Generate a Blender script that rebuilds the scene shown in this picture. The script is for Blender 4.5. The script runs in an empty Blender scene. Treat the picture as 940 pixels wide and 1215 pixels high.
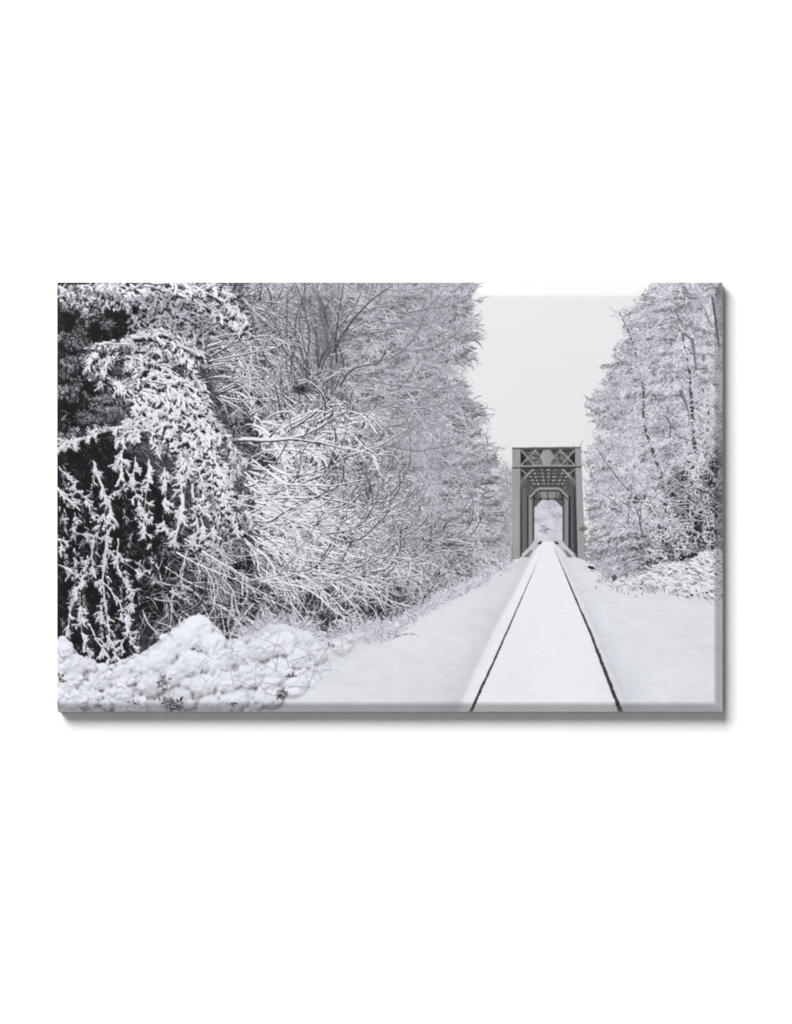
import bpy, math, random
import numpy as np

# ================================================================ camera, light, exposure
# One unit of the print is half a millimetre; the print hangs on a white wall (the plane y = 0) and the camera looks along +y.
U_M = 0.0005
CAM_D = 3.0                             # metres from the wall
CX, CY = 470.0, 607.5                   # the point of the wall the camera looks at, in print units
T_FRONT = 38.0*U_M                      # the print stands this far off the wall

scene = bpy.context.scene
cam_data = bpy.data.cameras.new('camera')
cam = bpy.data.objects.new('camera', cam_data)
scene.collection.objects.link(cam)
cam.location = (0, -CAM_D, 0); cam.rotation_euler = (math.radians(90), 0, 0)
cam_data.sensor_fit = 'VERTICAL'; cam_data.sensor_height = 24.0
cam_data.lens = 24.0*CAM_D/(1215*U_M)
cam_data.clip_start = 0.05; cam_data.clip_end = 100
scene.camera = cam

world = bpy.data.worlds.new('World'); scene.world = world; world.use_nodes = True
bg = world.node_tree.nodes['Background']
bg.inputs['Color'].default_value = (1, 1, 1, 1)
bg.inputs['Strength'].default_value = 0.245

KEY_DIR = np.array([-0.36, -0.76, 0.52]); KEY_DIR /= np.linalg.norm(KEY_DIR)
key_data = bpy.data.lights.new('softbox', 'AREA'); key_data.shape = 'RECTANGLE'
key_data.size = 2.7; key_data.size_y = 2.5; key_data.energy = 488; key_data.color = (1.0, 1.0, 1.0)
key = bpy.data.objects.new('softbox', key_data); scene.collection.objects.link(key)
key.location = tuple(KEY_DIR*6.0)
from mathutils import Vector
key.rotation_euler = Vector(-KEY_DIR).to_track_quat('-Z', 'Y').to_euler()

scene.view_settings.view_transform = 'Standard'; scene.view_settings.look = 'None'
scene.view_settings.exposure = 0.0; scene.view_settings.gamma = 1.0
scene.cycles.use_denoising = True
LIGHT_GAIN = 1.185                      # what the lamps give a matt white face square to the camera

# ================================================================ materials
def material(name, color, rough=0.5, spec=0.5, grain=0.0, scale=400.0):
    m = bpy.data.materials.new(name); m.use_nodes = True
    nt = m.node_tree; b = nt.nodes['Principled BSDF']
    b.inputs['Roughness'].default_value = rough; b.inputs['Specular IOR Level'].default_value = spec
    if grain:
        tc = nt.nodes.new('ShaderNodeTexCoord'); nz = nt.nodes.new('ShaderNodeTexNoise'); mx = nt.nodes.new('ShaderNodeMix'); mx.data_type = 'RGBA'
        nz.inputs['Scale'].default_value = scale; nz.inputs['Detail'].default_value = 3
        nt.links.new(tc.outputs['Object'], nz.inputs['Vector']); nt.links.new(nz.outputs['Fac'], mx.inputs['Factor'])
        mx.inputs['A'].default_value = tuple(c*(1-grain) for c in color)+(1,); mx.inputs['B'].default_value = tuple(min(1, c*(1+grain)) for c in color)+(1,)
        nt.links.new(mx.outputs['Result'], b.inputs['Base Color'])
    else: b.inputs['Base Color'].default_value = tuple(color)+(1,)
    return m

WALL_M = material('white_wall', (0.92, 0.92, 0.92), 0.9, 0.0, 0.01, 60)
BOARD_M = material('black_board', (0.030, 0.030, 0.033), 0.6, 0.3, 0.2, 900)
STRIP_M = material('pale_edge', (0.62, 0.62, 0.62), 0.5, 0.3, 0.05, 900)

def ink_material():
    """glossy coated print: the ink colours of the picture under a clear coat, with a very fine grain"""
    m = bpy.data.materials.new('printed_ink'); m.use_nodes = True
    nt = m.node_tree; b = nt.nodes['Principled BSDF']
    at = nt.nodes.new('ShaderNodeAttribute'); at.attribute_name = 'ink'
    tc = nt.nodes.new('ShaderNodeTexCoord'); nz = nt.nodes.new('ShaderNodeTexNoise')
    nz.inputs['Scale'].default_value = 1500; nz.inputs['Detail'].default_value = 2
    mr = nt.nodes.new('ShaderNodeMapRange'); mr.inputs['To Min'].default_value = 0.965; mr.inputs['To Max'].default_value = 1.035
    ml = nt.nodes.new('ShaderNodeVectorMath'); ml.operation = 'SCALE'
    nt.links.new(tc.outputs['Object'], nz.inputs['Vector']); nt.links.new(nz.outputs['Fac'], mr.inputs['Value'])
    nt.links.new(at.outputs['Color'], ml.inputs[0]); nt.links.new(mr.outputs['Result'], ml.inputs['Scale'])
    nt.links.new(ml.outputs['Vector'], b.inputs['Base Color'])
    b.inputs['Roughness'].default_value = 0.34; b.inputs['Specular IOR Level'].default_value = 0.25
    return m
INK_M = ink_material()

# ================================================================ wall
def mesh_object(name, verts, faces, mat, parent=None):
    me = bpy.data.meshes.new(name); me.from_pydata([tuple(v) for v in verts], [], [tuple(f) for f in faces]); me.update()
    me.materials.append(mat)
    o = bpy.data.objects.new(name, me); scene.collection.objects.link(o)
    if parent: o.parent = parent
    return o
W = 3.0
wall = mesh_object('wall', [(-W, 0, -W), (W, 0, -W), (W, 0, W), (-W, 0, W)], [(0, 1, 2, 3)], WALL_M)
wall['kind'] = 'structure'; wall['label'] = 'plain bright white wall behind the print'

# ================================================================ the picture on the print, drawn stroke by stroke
SPEC_LIFT = 0.008
# ---------------------------------------------------------------- painter of the printed photograph
S = 3                                   # drawing samples per unit of the print (1 unit = half a millimetre)
X0, Y0, PW, PH = 68.0, 335.0, 791, 510  # the print's own coordinate frame
WS, HS = PW*S, PH*S
rng = np.random.default_rng(7)
COL = np.zeros((HS, WS, 3), np.float32)
PID = np.zeros((HS, WS), np.uint8)
YY, XX = np.mgrid[0:HS, 0:WS].astype(np.float32)
XX = XX/S + X0; YY = YY/S + Y0
KINDS = ['sky', 'distant_wood', 'embankment', 'track_bed', 'rail_l', 'rail_r', 'bare_tree', 'thicket', 'conifer',
         'snow_bush', 'frost_tree', 'bramble', 'bridge', 'post_l', 'post_r', 'lattice', 'disc', 'stub', 'wood_beyond', 'wood_right']
P = {k: i for i, k in enumerate(KINDS)}
STEEL = [P[k] for k in ('bridge', 'post_l', 'post_r', 'lattice', 'disc')]

def grey(v, tint=(0.985, 0.99, 1.035)):
    v = np.asarray(v, np.float32)
    return v[..., None]*np.array(tint, np.float32)

def vnoise(cell, octs=3, seed=0, sx=1.0, sy=1.0, gain=0.5):
    """smooth value noise over the whole print, 0..1; cell in units"""
    g = np.random.default_rng(seed)
    out = np.zeros((HS, WS), np.float32); tot = 0; a = 1.0
    for o in range(octs):
        cx, cy = cell*S*sx/2**o, cell*S*sy/2**o
        nx, ny = int(WS/cx)+3, int(HS/cy)+3
        t = g.random((ny, nx)).astype(np.float32)
        fx = np.arange(WS, dtype=np.float32)/cx; fy = np.arange(HS, dtype=np.float32)/cy
        ix = fx.astype(int); iy = fy.astype(int)
        ux = fx-ix; uy = fy-iy
        ux = ux*ux*(3-2*ux); uy = uy*uy*(3-2*uy)
        r = t[:, ix]*(1-ux)+t[:, ix+1]*ux
        out += a*(r[iy]*(1-uy)[:, None]+r[iy+1]*uy[:, None]); tot += a; a *= gain
    return out/tot

def sstep(a, b, x):
    t = np.clip((x-a)/(b-a), 0, 1); return t*t*(3-2*t)

def interp_line(pts, t):
    p = np.array(pts, np.float32); return np.interp(t, p[:, 0], p[:, 1])

def fill(mask, col, pid=None):
    """mask 0..1 blends the colour in"""
    m = mask[..., None]
    COL[:] = COL*(1-m)+col*m
    if pid is not None: PID[mask > 0.5] = P[pid]

def poly(pts, col, pid=None, soft=0.35):
    """a filled polygon (any outline) with slightly soft edges"""
    pts = np.array(pts, np.float32)
    x0, y0 = pts.min(0)-1; x1, y1 = pts.max(0)+1
    a = max(0, int((x0-X0)*S)); b = min(WS, int((x1-X0)*S)+1); c = max(0, int((y0-Y0)*S)); d = min(HS, int((y1-Y0)*S)+1)
    if a >= b or c >= d: return
    xs = XX[c:d, a:b]; ys = YY[c:d, a:b]
    ins = np.zeros(xs.shape, bool)
    for (xa, ya), (xb, yb) in zip(pts, np.roll(pts, -1, 0)):
        if ya == yb: continue
        t = ((ya > ys) != (yb > ys)) & (xs < (xb-xa)*(ys-ya)/(yb-ya)+xa)
        ins ^= t
    col = np.asarray(col, np.float32)
    v = COL[c:d, a:b]; v[ins] = col if col.ndim == 1 else col[c:d, a:b][ins]
    if pid is not None: PID[c:d, a:b][ins] = P[pid]

def line(x1, y1, x2, y2, w, col, pid=None):
    dx, dy = x2-x1, y2-y1; l = math.hypot(dx, dy) or 1; nx, ny = -dy/l*w/2, dx/l*w/2
    poly([(x1+nx, y1+ny), (x2+nx, y2+ny), (x2-nx, y2-ny), (x1-nx, y1-ny)], col, pid)

def splat(x, y, r, cs, cd, thr, pid, soft=0.7, clip=None):
    """round dabs, later ones in front. Upper part of a dab takes snow colour cs, lower part cd. r in units."""
    n = len(x)
    if not n: return
    xi = (x-X0)*S; yi = (y-Y0)*S; r = np.maximum(r*S, 0.5)
    key = np.zeros(HS*WS, np.int64)
    order = np.arange(1, n+1, dtype=np.int64)*16
    R = int(math.ceil(r.max()))
    bx = np.floor(xi).astype(np.int64); by = np.floor(yi).astype(np.int64)
    fx = xi-bx-0.5; fy = yi-by-0.5
    for dy in range(-R, R+1):
        for dx in range(-R, R+1):
            d2 = (dx-fx)**2+(dy-fy)**2
            px = bx+dx; py = by+dy
            m = (d2 <= r*r) & (px >= 0) & (px < WS) & (py >= 0) & (py < HS)
            if not m.any(): continue
            m = np.nonzero(m)[0]
            t = np.clip(((dy-fy[m])/r[m]-thr[m])/soft+0.5, 0, 1)
            k = order[m]+(t*15).astype(np.int64)
            np.maximum.at(key, py[m]*WS+px[m], k)
    hit = np.nonzero(key)[0]
    if clip is not None: hit = hit[clip.reshape(-1)[hit]]
    if pid in ('bare_tree', 'thicket', 'frost_tree'): hit = hit[~np.isin(PID.reshape(-1)[hit], STEEL)]      # the bridge stands in front
    o = (key[hit] >> 4)-1; t = ((key[hit] & 15)/15.0).astype(np.float32)[:, None]
    COL.reshape(-1, 3)[hit] = cs[o]*(1-t)+cd[o]*t
    if pid is not None: PID.reshape(-1)[hit] = P[pid]

def curves(x, y, th, L, K, grav=0.0, wob=0.0, curl=0.0):
    """polylines: N curves of K points; grav bends them down (>0) or up (<0), per unit length"""
    N = len(x); X = np.empty((N, K), np.float32); Y = np.empty((N, K), np.float32); T = np.empty((N, K), np.float32)
    x = np.array(x, float); y = np.array(y, float); th = np.array(th, float)
    ds = np.asarray(L)/(K-1)
    dth = np.zeros(N)
    for k in range(K):
        X[:, k] = x; Y[:, k] = y; T[:, k] = th
        dth = 0.7*dth+rng.normal(0, 1, N)*wob
        th = th+(grav*np.cos(th)+curl)*ds+dth*np.sqrt(ds)
        x = x+np.cos(th)*ds; y = y+np.sin(th)*ds
    return X, Y, T

def children(X, Y, T, R, n, t0=0.15, t1=1.0, spread=(0.4, 0.9)):
    """start points on parents; returns x, y, angle, parent radius, parent index, position"""
    N, K = X.shape
    par = np.repeat(np.arange(N), n); t = rng.uniform(t0, t1, len(par))
    k = np.minimum((t*(K-1)).astype(int), K-2); f = t*(K-1)-k
    x = X[par, k]*(1-f)+X[par, k+1]*f; y = Y[par, k]*(1-f)+Y[par, k+1]*f
    s = np.where(rng.random(len(par)) < 0.5, -1, 1)
    th = T[par, k]+s*rng.uniform(*spread, len(par))
    return x, y, th, R[par, k], par, t

def dabs(X, Y, R, step=0.34):
    """sample polylines densely; returns x, y, r, curve index sorted curve by curve"""
    N, K = X.shape
    L = np.hypot(np.diff(X, axis=1), np.diff(Y, axis=1)).sum(1)
    M = np.maximum((L/step).astype(int), 2)
    idx = np.repeat(np.arange(N), M)
    pos = np.arange(len(idx))-np.repeat(np.cumsum(M)-M, M)
    u = pos/np.repeat(M-1, M)*(K-1)
    k = np.minimum(u.astype(int), K-2); f = u-k
    return X[idx, k]*(1-f)+X[idx, k+1]*f, Y[idx, k]*(1-f)+Y[idx, k+1]*f, R[idx, k]*(1-f)+R[idx, k+1]*f, idx

def draw(X, Y, R, cs, cd, thr, pid, clip=None, lump=0.0, shuffle=True, soft=0.7, jit=12):
    """draw curves; cs, cd, thr: scalar grey values or per-curve arrays"""
    N = len(X)
    if shuffle:
        p = rng.permutation(N); X, Y, R = X[p], Y[p], R[p]
        cs, cd, thr = [(np.asarray(a)[p] if np.ndim(a) else a) for a in (cs, cd, thr)]
    x, y, r, i = dabs(X, Y, R)
    cs = np.broadcast_to(cs, (N,))+rng.normal(0, jit, N); cd = np.broadcast_to(cd, (N,))+rng.normal(0, jit*0.7, N)
    thr = np.broadcast_to(thr, (N,))+rng.normal(0, 0.15, N)
    if lump:                            # uneven loads of snow along a twig
        q = rng.normal(0, 1, (N, 12)); u = np.arange(len(i))-np.searchsorted(i, i)
        u = np.minimum(u*0.16, 10.99); a = u.astype(int); w = u-a
        r = r*np.clip(1+1.25*lump*(q[i, a]*(1-w)+q[i, a+1]*w)+rng.normal(0, lump*.25, len(r)), 0.35, 2.6)
    csp = np.clip(cs[i]+rng.normal(0, 6, len(i)), 8, 246); cdp = np.clip(cd[i]+rng.normal(0, 5, len(i)), 8, 240)
    splat(x, y, r, grey(csp), grey(cdp), thr[i], pid, soft, clip)

def taper(N, K, r0, r1):
    t = np.linspace(0, 1, K)[None, :]
    r0 = np.broadcast_to(r0, (N,))[:, None]; r1 = np.broadcast_to(r1, (N,))[:, None]
    return (r0*(1-t)+r1*t).astype(np.float32)

def in_poly(pts, n):
    """n random points inside an outline"""
    pts = np.array(pts, float); lo, hi = pts.min(0), pts.max(0); out = np.zeros((0, 2))
    while len(out) < n:
        q = rng.uniform(lo, hi, (n*3, 2)); ins = np.zeros(len(q), bool)
        for (xa, ya), (xb, yb) in zip(pts, np.roll(pts, -1, 0)):
            if ya == yb: continue
            ins ^= ((ya > q[:, 1]) != (yb > q[:, 1])) & (q[:, 0] < (xb-xa)*(q[:, 1]-ya)/(yb-ya)+xa)
        out = np.vstack([out, q[ins]])
    return out[:n, 0], out[:n, 1]

def mask_poly(pts, soft=0.0, warp=None):
    pts = np.array(pts, np.float32); xs, ys = XX, YY
    if warp is not None: xs = XX+warp[0]; ys = YY+warp[1]
    ins = np.zeros(XX.shape, bool)
    for (xa, ya), (xb, yb) in zip(pts, np.roll(pts, -1, 0)):
        if ya == yb: continue
        ins ^= ((ya > ys) != (yb > ys)) & (xs < (xb-xa)*(ys-ya)/(yb-ya)+xa)
    m = ins.astype(np.float32)
    return blur(m, soft) if soft else m

def blur(a, s):
    """box blur three times, s in units"""
    k = max(1, int(s*S)); k += 1-k % 2; h = k//2
    for _ in range(3):
        for ax in (0, 1):
            pad = [(0, 0)]*a.ndim; pad[ax] = (h+1, h)
            c = np.cumsum(np.pad(a, pad, mode='edge'), axis=ax, dtype=np.float64)
            n = a.shape[ax]
            sl1 = [slice(None)]*a.ndim; sl0 = [slice(None)]*a.ndim
            sl1[ax] = slice(k, k+n); sl0[ax] = slice(0, n)
            a = ((c[tuple(sl1)]-c[tuple(sl0)])/k).astype(np.float32)
    return a

U = rng.uniform
def seed(k): rng.bit_generator.state = np.random.default_rng(k).bit_generator.state

def path(pts, K=28, wob=.3):
    p = np.array(pts, float); u = np.linspace(0, len(p)-1, K)
    return (np.interp(u, range(len(p)), p[:, 0])+np.cumsum(rng.normal(0, wob, K)), np.interp(u, range(len(p)), p[:, 1])+np.cumsum(rng.normal(0, wob, K)))

def plume(paths, w, n, L, r, hi, lo, pid, clip=None, droop=.02, spread=.55, under=None, stem=None, lump=.2, thr=.35, drop_=50):
    """layered boughs: each path carries a flattened cloud of twigs, bright on its upper side, grey below, over a darker gap"""
    parts = []
    for (px, py) in paths:
        K = len(px); wv = w*U(.7, 1.3)
        Lp = np.hypot(np.diff(px), np.diff(py)).sum(); m = max(6, int(n*Lp/60))
        off = U(-12, 8)
        for kind in (0, 1):
            mm = m//2 if kind == 0 else m
            if kind == 0 and under is None: continue
            t = U(0, 1, mm)**.85; k = np.minimum((t*(K-1)).astype(int), K-2); f = t*(K-1)-k
            x = px[k]*(1-f)+px[k+1]*f; y = py[k]*(1-f)+py[k+1]*f
            th = np.arctan2(py[k+1]-py[k], px[k+1]-px[k])
            wt = wv*(1-.55*t)
            dy = rng.normal(0, 1, mm)*.6*wt; dx = rng.normal(0, 1, mm)*.4*wt
            if kind == 0: v = np.full(mm, under)+rng.normal(0, 12, mm); dy = dy+wt*1.0
            else:
                q = np.clip(.5+dy/wt*.55+rng.normal(0, .22, mm), 0, 1); v = hi*(1-q)+lo*q+off
            o = np.argsort(v) if kind else np.arange(mm)
            parts.append([a[o] for a in (x+dx, y+dy, th+rng.normal(0, spread, mm)+.25*np.sign(dy)*(kind > 0), U(L*.5, L*1.3, mm), v)])
        if stem is not None:
            g = np.arange(0, K-4, 3); parts.append([px[g], py[g], np.arctan2(py[g+3]-py[g], px[g+3]-px[g]), np.full(len(g), Lp/K*3.4), np.full(len(g), -stem)])
    x, y, th, L_, v = [np.concatenate(c) for c in zip(*parts)]
    st = v < 0; v = np.abs(v)
    X, Y, T = curves(x, y, th, L_, 7, np.where(st, 0, droop), .07)
    R = taper(len(x), 7, np.where(st, r*1.15, U(r*.7, r*1.25, len(x))), r*.55)
    draw(X, Y, R, np.where(st, v+60, v), np.maximum(np.where(st, v, v-drop_), 14), thr, pid, clip=clip, lump=lump, shuffle=False, jit=7)
def at(field, x, y):
    """value of a drawn field at points"""
    return field[np.clip(((np.asarray(y)-Y0)*S).astype(int), 0, HS-1), np.clip(((np.asarray(x)-X0)*S).astype(int), 0, WS-1)]

# ---------------------------------------------------------------- sky
n1 = vnoise(160, 3, 1)
COL[:] = grey(229+(n1-0.5)*4+sstep(560, 340, YY)*2.0, (1.0, 0.997, 1.006))
PID[:] = P['sky']

# ---------------------------------------------------------------- distant wood, pale in the mist
def distant():
    n = vnoise(14, 4, 2); f = vnoise(3, 2, 3)
    m = sstep(0.0, 1.0, (YY-(545+18*(vnoise(20, 3, 4)-0.5)*2-np.clip(598-XX, 0, 60)*0.35))/18)*(XX > 540)*(XX < 610)
    fill(m*0.75, grey(184+(n-0.5)*70+(f-0.5)*34), 'distant_wood')
    N = 260; x = U(552, 612, N); y = U(570, 670, N)
    X, Y, T = curves(x, y, U(-2.6, -0.5, N), U(8, 34, N), 10, -0.004, 0.05)
    draw(X, Y, taper(N, 10, 0.55, 0.3), U(190, 222, N), U(120, 160, N), -0.4, 'distant_wood')
    N = 700; x = U(552, 612, N); y = U(560, 672, N)
    X, Y, T = curves(x, y, U(-3.14, 0, N), U(4, 14, N), 7, 0.01, 0.07)
    draw(X, Y, taper(N, 7, 0.5, 0.3), U(195, 228, N), U(130, 175, N), 0.0, 'distant_wood')
    # right of the bridge
    N = 900; x = U(688, 760, N); y = 560+U(0, 1, N)*115
    k = x > 699-(y-560)*0.12+U(0, 8, N); x, y = x[k], y[k]; N = len(x)
    X, Y, T = curves(x, y, U(-3.3, 0.2, N), U(4, 15, N), 7, 0.01, 0.06)
    draw(X, Y, taper(N, 7, 0.6, 0.35), U(185, 220, N), U(105, 150, N), -0.2, 'distant_wood')
seed(100); distant()

# ---------------------------------------------------------------- far bank seen through the bridge
def through():
    box = (XX > 630) & (XX < 672) & (YY > 585) & (YY < 650)
    n = vnoise(7, 4, 11)
    fill(box*1.0, grey(208+(n-0.5)*46), 'distant_wood')
    for cx, cy, w, h, v, k in ((655, 600, 6, 8, 158, 90), (661, 611, 5, 4, 150, 50), (647, 628, 5, 5, 120, 70), (638, 617, 6, 3, 160, 40), (645, 616, 4, 3, 165, 40), (657, 607, 5, 4, 165, 50)):
        x = cx+rng.normal(0, w*0.45, k); y = cy+rng.normal(0, h*0.45, k)
        X, Y, T = curves(x, y, U(-0.3, 0.3, k)+np.where(U(0, 1, k) < .5, 0, math.pi), U(1.5, 4, k), 4, 0.03, 0.05)
        draw(X, Y, taper(k, 4, 0.5, 0.3), v+45, v, -0.2, 'distant_wood', clip=box)
    N = 160; X, Y, T = curves(U(632, 670, N), U(588, 640, N), U(-3.1, 0, N), U(3, 8, N), 5, 0, 0.05)
    draw(X, Y, taper(N, 5, 0.45, 0.3), 228, 190, 0.2, 'distant_wood', clip=box)
seed(101); through()

# ---------------------------------------------------------------- embankment and track bed
def ground():
    left = [(340, 860), (350, 800), (420, 765), (470, 744), (520, 714), (570, 690), (600, 672), (618, 663), (640, 650), (652, 643)]
    right = [(652, 643), (668, 650), (697, 668), (722, 682), (745, 688), (790, 700), (859, 706)]
    top = interp_line(sorted(left[1:]+right[1:]), XX)
    wob = (vnoise(10, 3, 21)-0.5)*5*np.clip(np.abs(XX-652)/60, 0, 1)
    m = sstep(-1.2, 1.2, YY-top-wob)
    m *= (XX > 340)
    n = vnoise(60, 4, 22); f = vnoise(4, 3, 23, sx=2.0, sy=0.7)
    edge_l = interp_line([(640, 640), (655, 634.5), (700, 612), (750, 585), (800, 562), (845, 543), (870, 530)], YY)   # edge of the bed
    dl = edge_l-XX
    f2 = vnoise(9, 3, 25, sx=2.4, sy=.8)
    v = 226+(n-0.5)*12+(f-0.5)*9+(f2-.5)*9
    left_side = XX < 652
    shade = np.exp(-np.clip(dl, 0, 400)/(10+np.clip(YY-640, 0, 300)*0.16))*(dl > 0)
    v = v-shade*np.where(left_side, 19, 0)
    tail = sstep(20, 0, YY-top)*np.where(left_side, 7, 5); v = v-tail
    v = np.where(left_side, v-1, v+sstep(660, 760, XX)*1.0)
    col = grey(v, (0.985, 0.993, 1.022))
    fill(m, col, 'embankment')
    # bed between and beside the rails
    lo = edge_l; hi = interp_line([(640, 657), (655, 664), (710, 691), (750, 708), (845, 748), (870, 758)], YY)
    w = sstep(-3.0-.03*np.clip(YY-640, 0, 300), 3.0+.05*np.clip(YY-640, 0, 300), XX-lo)*sstep(3.0, -5.0-.09*np.clip(YY-640, 0, 300), XX-hi)*(YY > 642)
    v = 237.5+(n-0.5)*7+(f-0.5)*6+(f2-.5)*4-sstep(0.55, 0.8, vnoise(30, 3, 24, sx=3))*2
    fill(w, grey(v, (0.992, 0.995, 1.012)), 'track_bed')
    # shallow bank beside the right rail
    hi2 = hi
    b = np.exp(-np.clip(XX-hi2, 0, 300)/(3+np.clip(YY-640, 0, 300)*0.09))*(XX > hi2-1)*(YY > 660)
    COL[:] = COL-(b*9)[..., None]*np.array([1.05, 1.0, 0.85], np.float32)
seed(102); ground()

def rails():
    lp = [(648, 645.5), (654, 643), (710, 619), (750, 601.5), (800, 579), (845, 558.5), (850, 556)]
    rp = [(648, 657), (654, 659.4), (710, 683), (750, 700.5), (800, 719.5), (845, 737), (850, 739)]
    for pts, pid, w0, w1 in ((lp, 'rail_l', 0.35, 3.3), (rp, 'rail_r', 0.7, 4.8)):
        y = np.arange(648.5, 846, 0.18); x = interp_line(pts, y)
        k = (y-648)/197
        w = w0+(w1-w0)*k**1.1
        # broken edges where snow lies over the railhead
        nz = np.convolve(rng.normal(0, 1, len(y)), np.ones(14)/14, 'same')*1.5
        w = w*np.clip(1+0.26*nz, 0.55, 1.4); x = x+nz*0.18*k+np.convolve(rng.normal(0, 1, len(y)), np.ones(40)/40, 'same')*1.5*k
        v = np.where(k < 0.18, 175-k*500, 60)+rng.normal(0, 8, len(y))-10*k
        if pid == 'rail_l': v = v+np.clip(0.42-k, 0, 1)*150
        v = np.clip(v, 28, 200)
        splat(x, y, w/2, grey(v+16), grey(v-8), np.zeros(len(y)), pid)
        # soft grey lip of snow along the rail
        if pid == 'rail_r':
            g = np.exp(-((XX-interp_line(pts, YY)-2-4*(YY-648)/197)/(1.5+6*np.clip(YY-648, 0, 300)/197))**2)*(YY > 650)*(PID != P[pid])
            COL[:] = COL-(g*9)[..., None]
seed(103); rails()

# ---------------------------------------------------------------- the steel truss bridge
def bridge():
    G = lambda v: np.array([v*0.975, v*0.995, v*0.99], np.float32)
    gr = vnoise(3, 2, 31)
    lt, md, dk, bk = G(158), G(112), G(62), G(40)
    # darkness of the tunnel of trusses
    opening = [(634, 652), (634, 600), (642, 592.3), (659, 592.3), (667.5, 600), (667.5, 652)]
    poly([(609, 531), (689, 531), (694, 662), (672, 652), (667.6, 646), (667.6, 601), (659, 592.5), (641.5, 592.5), (634, 601), (634, 646), (628, 652), (608, 663)], G(92), 'bridge')
    # side trusses: rungs of lacing seen obliquely
    for y in np.arange(577, 662, 1.9):
        line(618, y, 626, y-0.3, 0.8, G(60+30*rng.random()), 'bridge'); line(676.5, y-0.3, 684, y, 0.95, G(50+20*rng.random()), 'bridge')
    poly([(617, 572), (619, 572), (619, 661), (617, 662)], dk, 'bridge'); poly([(682.3, 572), (684.5, 572), (686, 662), (683.8, 661)], bk, 'bridge')
    poly([(619, 578), (625.5, 578), (625.5, 656), (620, 660)], G(126), 'bridge')
    for y in np.arange(577, 656, 2.3): line(619.2, y, 625.4, y-1.4, 0.8, G(68), 'bridge'); line(619.2, y-1.6, 625.4, y+.6, 0.4, G(96), 'bridge')
    poly([(676.5, 578), (680, 578), (681, 657), (677, 654)], G(124), 'bridge')
    for y in np.arange(577, 658, 2.3): line(676.8, y, 683.0, y+1.4, 1.0, G(48), 'bridge'); line(676.8, y+1.4, 682.0, y-.4, 0.4, G(90), 'bridge')
    for a, b, c in ((625.5, 626.9, 36), (626.9, 628.2, 120), (628.2, 630.3, 152), (630.3, 632.6, 118), (632.4, 634.0, 46), (667.4, 668.9, 46), (668.9, 671.6, 128), (671.6, 673.8, 148), (673.8, 674.8, 110), (674.8, 676.6, 36)):
        bot = 646+abs(651-(a+b)/2-(0 if a < 650 else 0))*0.36-4.5
        poly([(a, 588), (b, 588), (b, bot), (a, bot+(0.6 if a < 650 else -0.6))], G(c), 'bridge')
    # top lateral bracing, seen in perspective: many small panes
    poly([(619, 555), (682, 555), (680, 576), (671, 583), (662, 577.5), (640, 577.5), (630, 584), (620, 576)], G(86), 'bridge')
    for r in range(5):
        y = 557.5+r*4.1; w = 30-r*2.4; n = 7
        for c in range(n):
            x = 650.5+(c-(n-1)/2)*w*2/n
            k = rng.random()
            poly([(x-2.3, y+rng.uniform(-.3, .3)), (x+1.2, y-1.3), (x+2.6, y+0.3), (x-0.8, y+1.5)], G(125+85*k), 'bridge')
            line(x-3, y+2.4, x+2, y+0.8, 0.7, bk if k > .4 else dk, 'bridge')
    for s in (-1, 1):
        for j in range(5):
            x = 650.5+s*(4+j*6); line(x, 556, 650.5+s*(2+j*3.6), 577, 0.8, G(60), 'bridge')
    # second and third portals, chamfered
    for (yt, xa, xb, ch, w, c) in ((579.6, 628.3, 674.0, 10.5, 2.6, 158), (582.4, 628.8, 673.5, 9.8, 1.0, 52)):
        line(xa+ch, yt, xb-ch, yt, w, G(c), 'bridge')
        line(xa, yt+ch, xa+ch, yt, w, G(c), 'bridge'); line(xb, yt+ch, xb-ch, yt, w, G(c), 'bridge')
    poly([(638, 583.2), (664, 583.2), (661, 592.6), (641, 592.6)], G(140), 'bridge')
    for x0, x1 in ((640, 641.8), (649.6, 649.8), (661, 659), (636, 633.5), (666, 668)):
        line(x0, 583, x1, 592.5, 1.0, G(58), 'bridge')
    line(633, 592.2, 669, 592.2, 1.1, G(66), 'bridge')
    for x in (633.6, 641.6, 650.4, 659, 667.4): poly([(x-1.1, 590.8), (x+1.1, 590.8), (x+1.1, 593.2), (x-1.1, 593.2)], G(38), 'bridge')
    pale = grey(np.full((HS, WS), 212, np.float32)+(vnoise(4, 2, 33)-.5)*30)
    for s in (-1, 1):
        X = lambda a: 650.7+s*a
        line(X(17), 601.5, X(8.6), 593, 1.2, G(80), 'bridge'); line(X(16.6), 595, X(13.5), 601, 0.8, G(95), 'bridge'); line(X(13), 593.2, X(16.6), 599, 0.7, G(95), 'bridge')
        poly([(X(22.5), 576), (X(15.5), 576.5), (X(22.6), 584.5)], G(80), 'bridge')
        line(X(22.4), 577, X(16), 581.5, 0.8, G(132), 'bridge'); line(X(22.4), 584, X(18.5), 576.8, 0.8, G(126), 'bridge')
    # kerbs inside the bridge
    for s in (-1, 1):
        X = lambda a: 650.5+s*a
        poly([(X(34), 662), (X(25), 661.5), (X(6.5), 642.5), (X(16.5), 640), (X(20), 646)], grey(np.float32(196)), 'bridge')
        poly([(X(29), 661), (X(23), 661), (X(17), 652), (X(21), 653)], G(104), 'bridge')
        line(X(31), 657.5, X(16), 643.8, 1.3, G(206), 'bridge'); line(X(24.5), 659.5, X(10), 645, 0.8, G(170), 'bridge')
        poly([(X(13.5), 645.5), (X(9), 645.8), (X(7), 642.3), (X(10), 642)], G(66), 'bridge')
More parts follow.
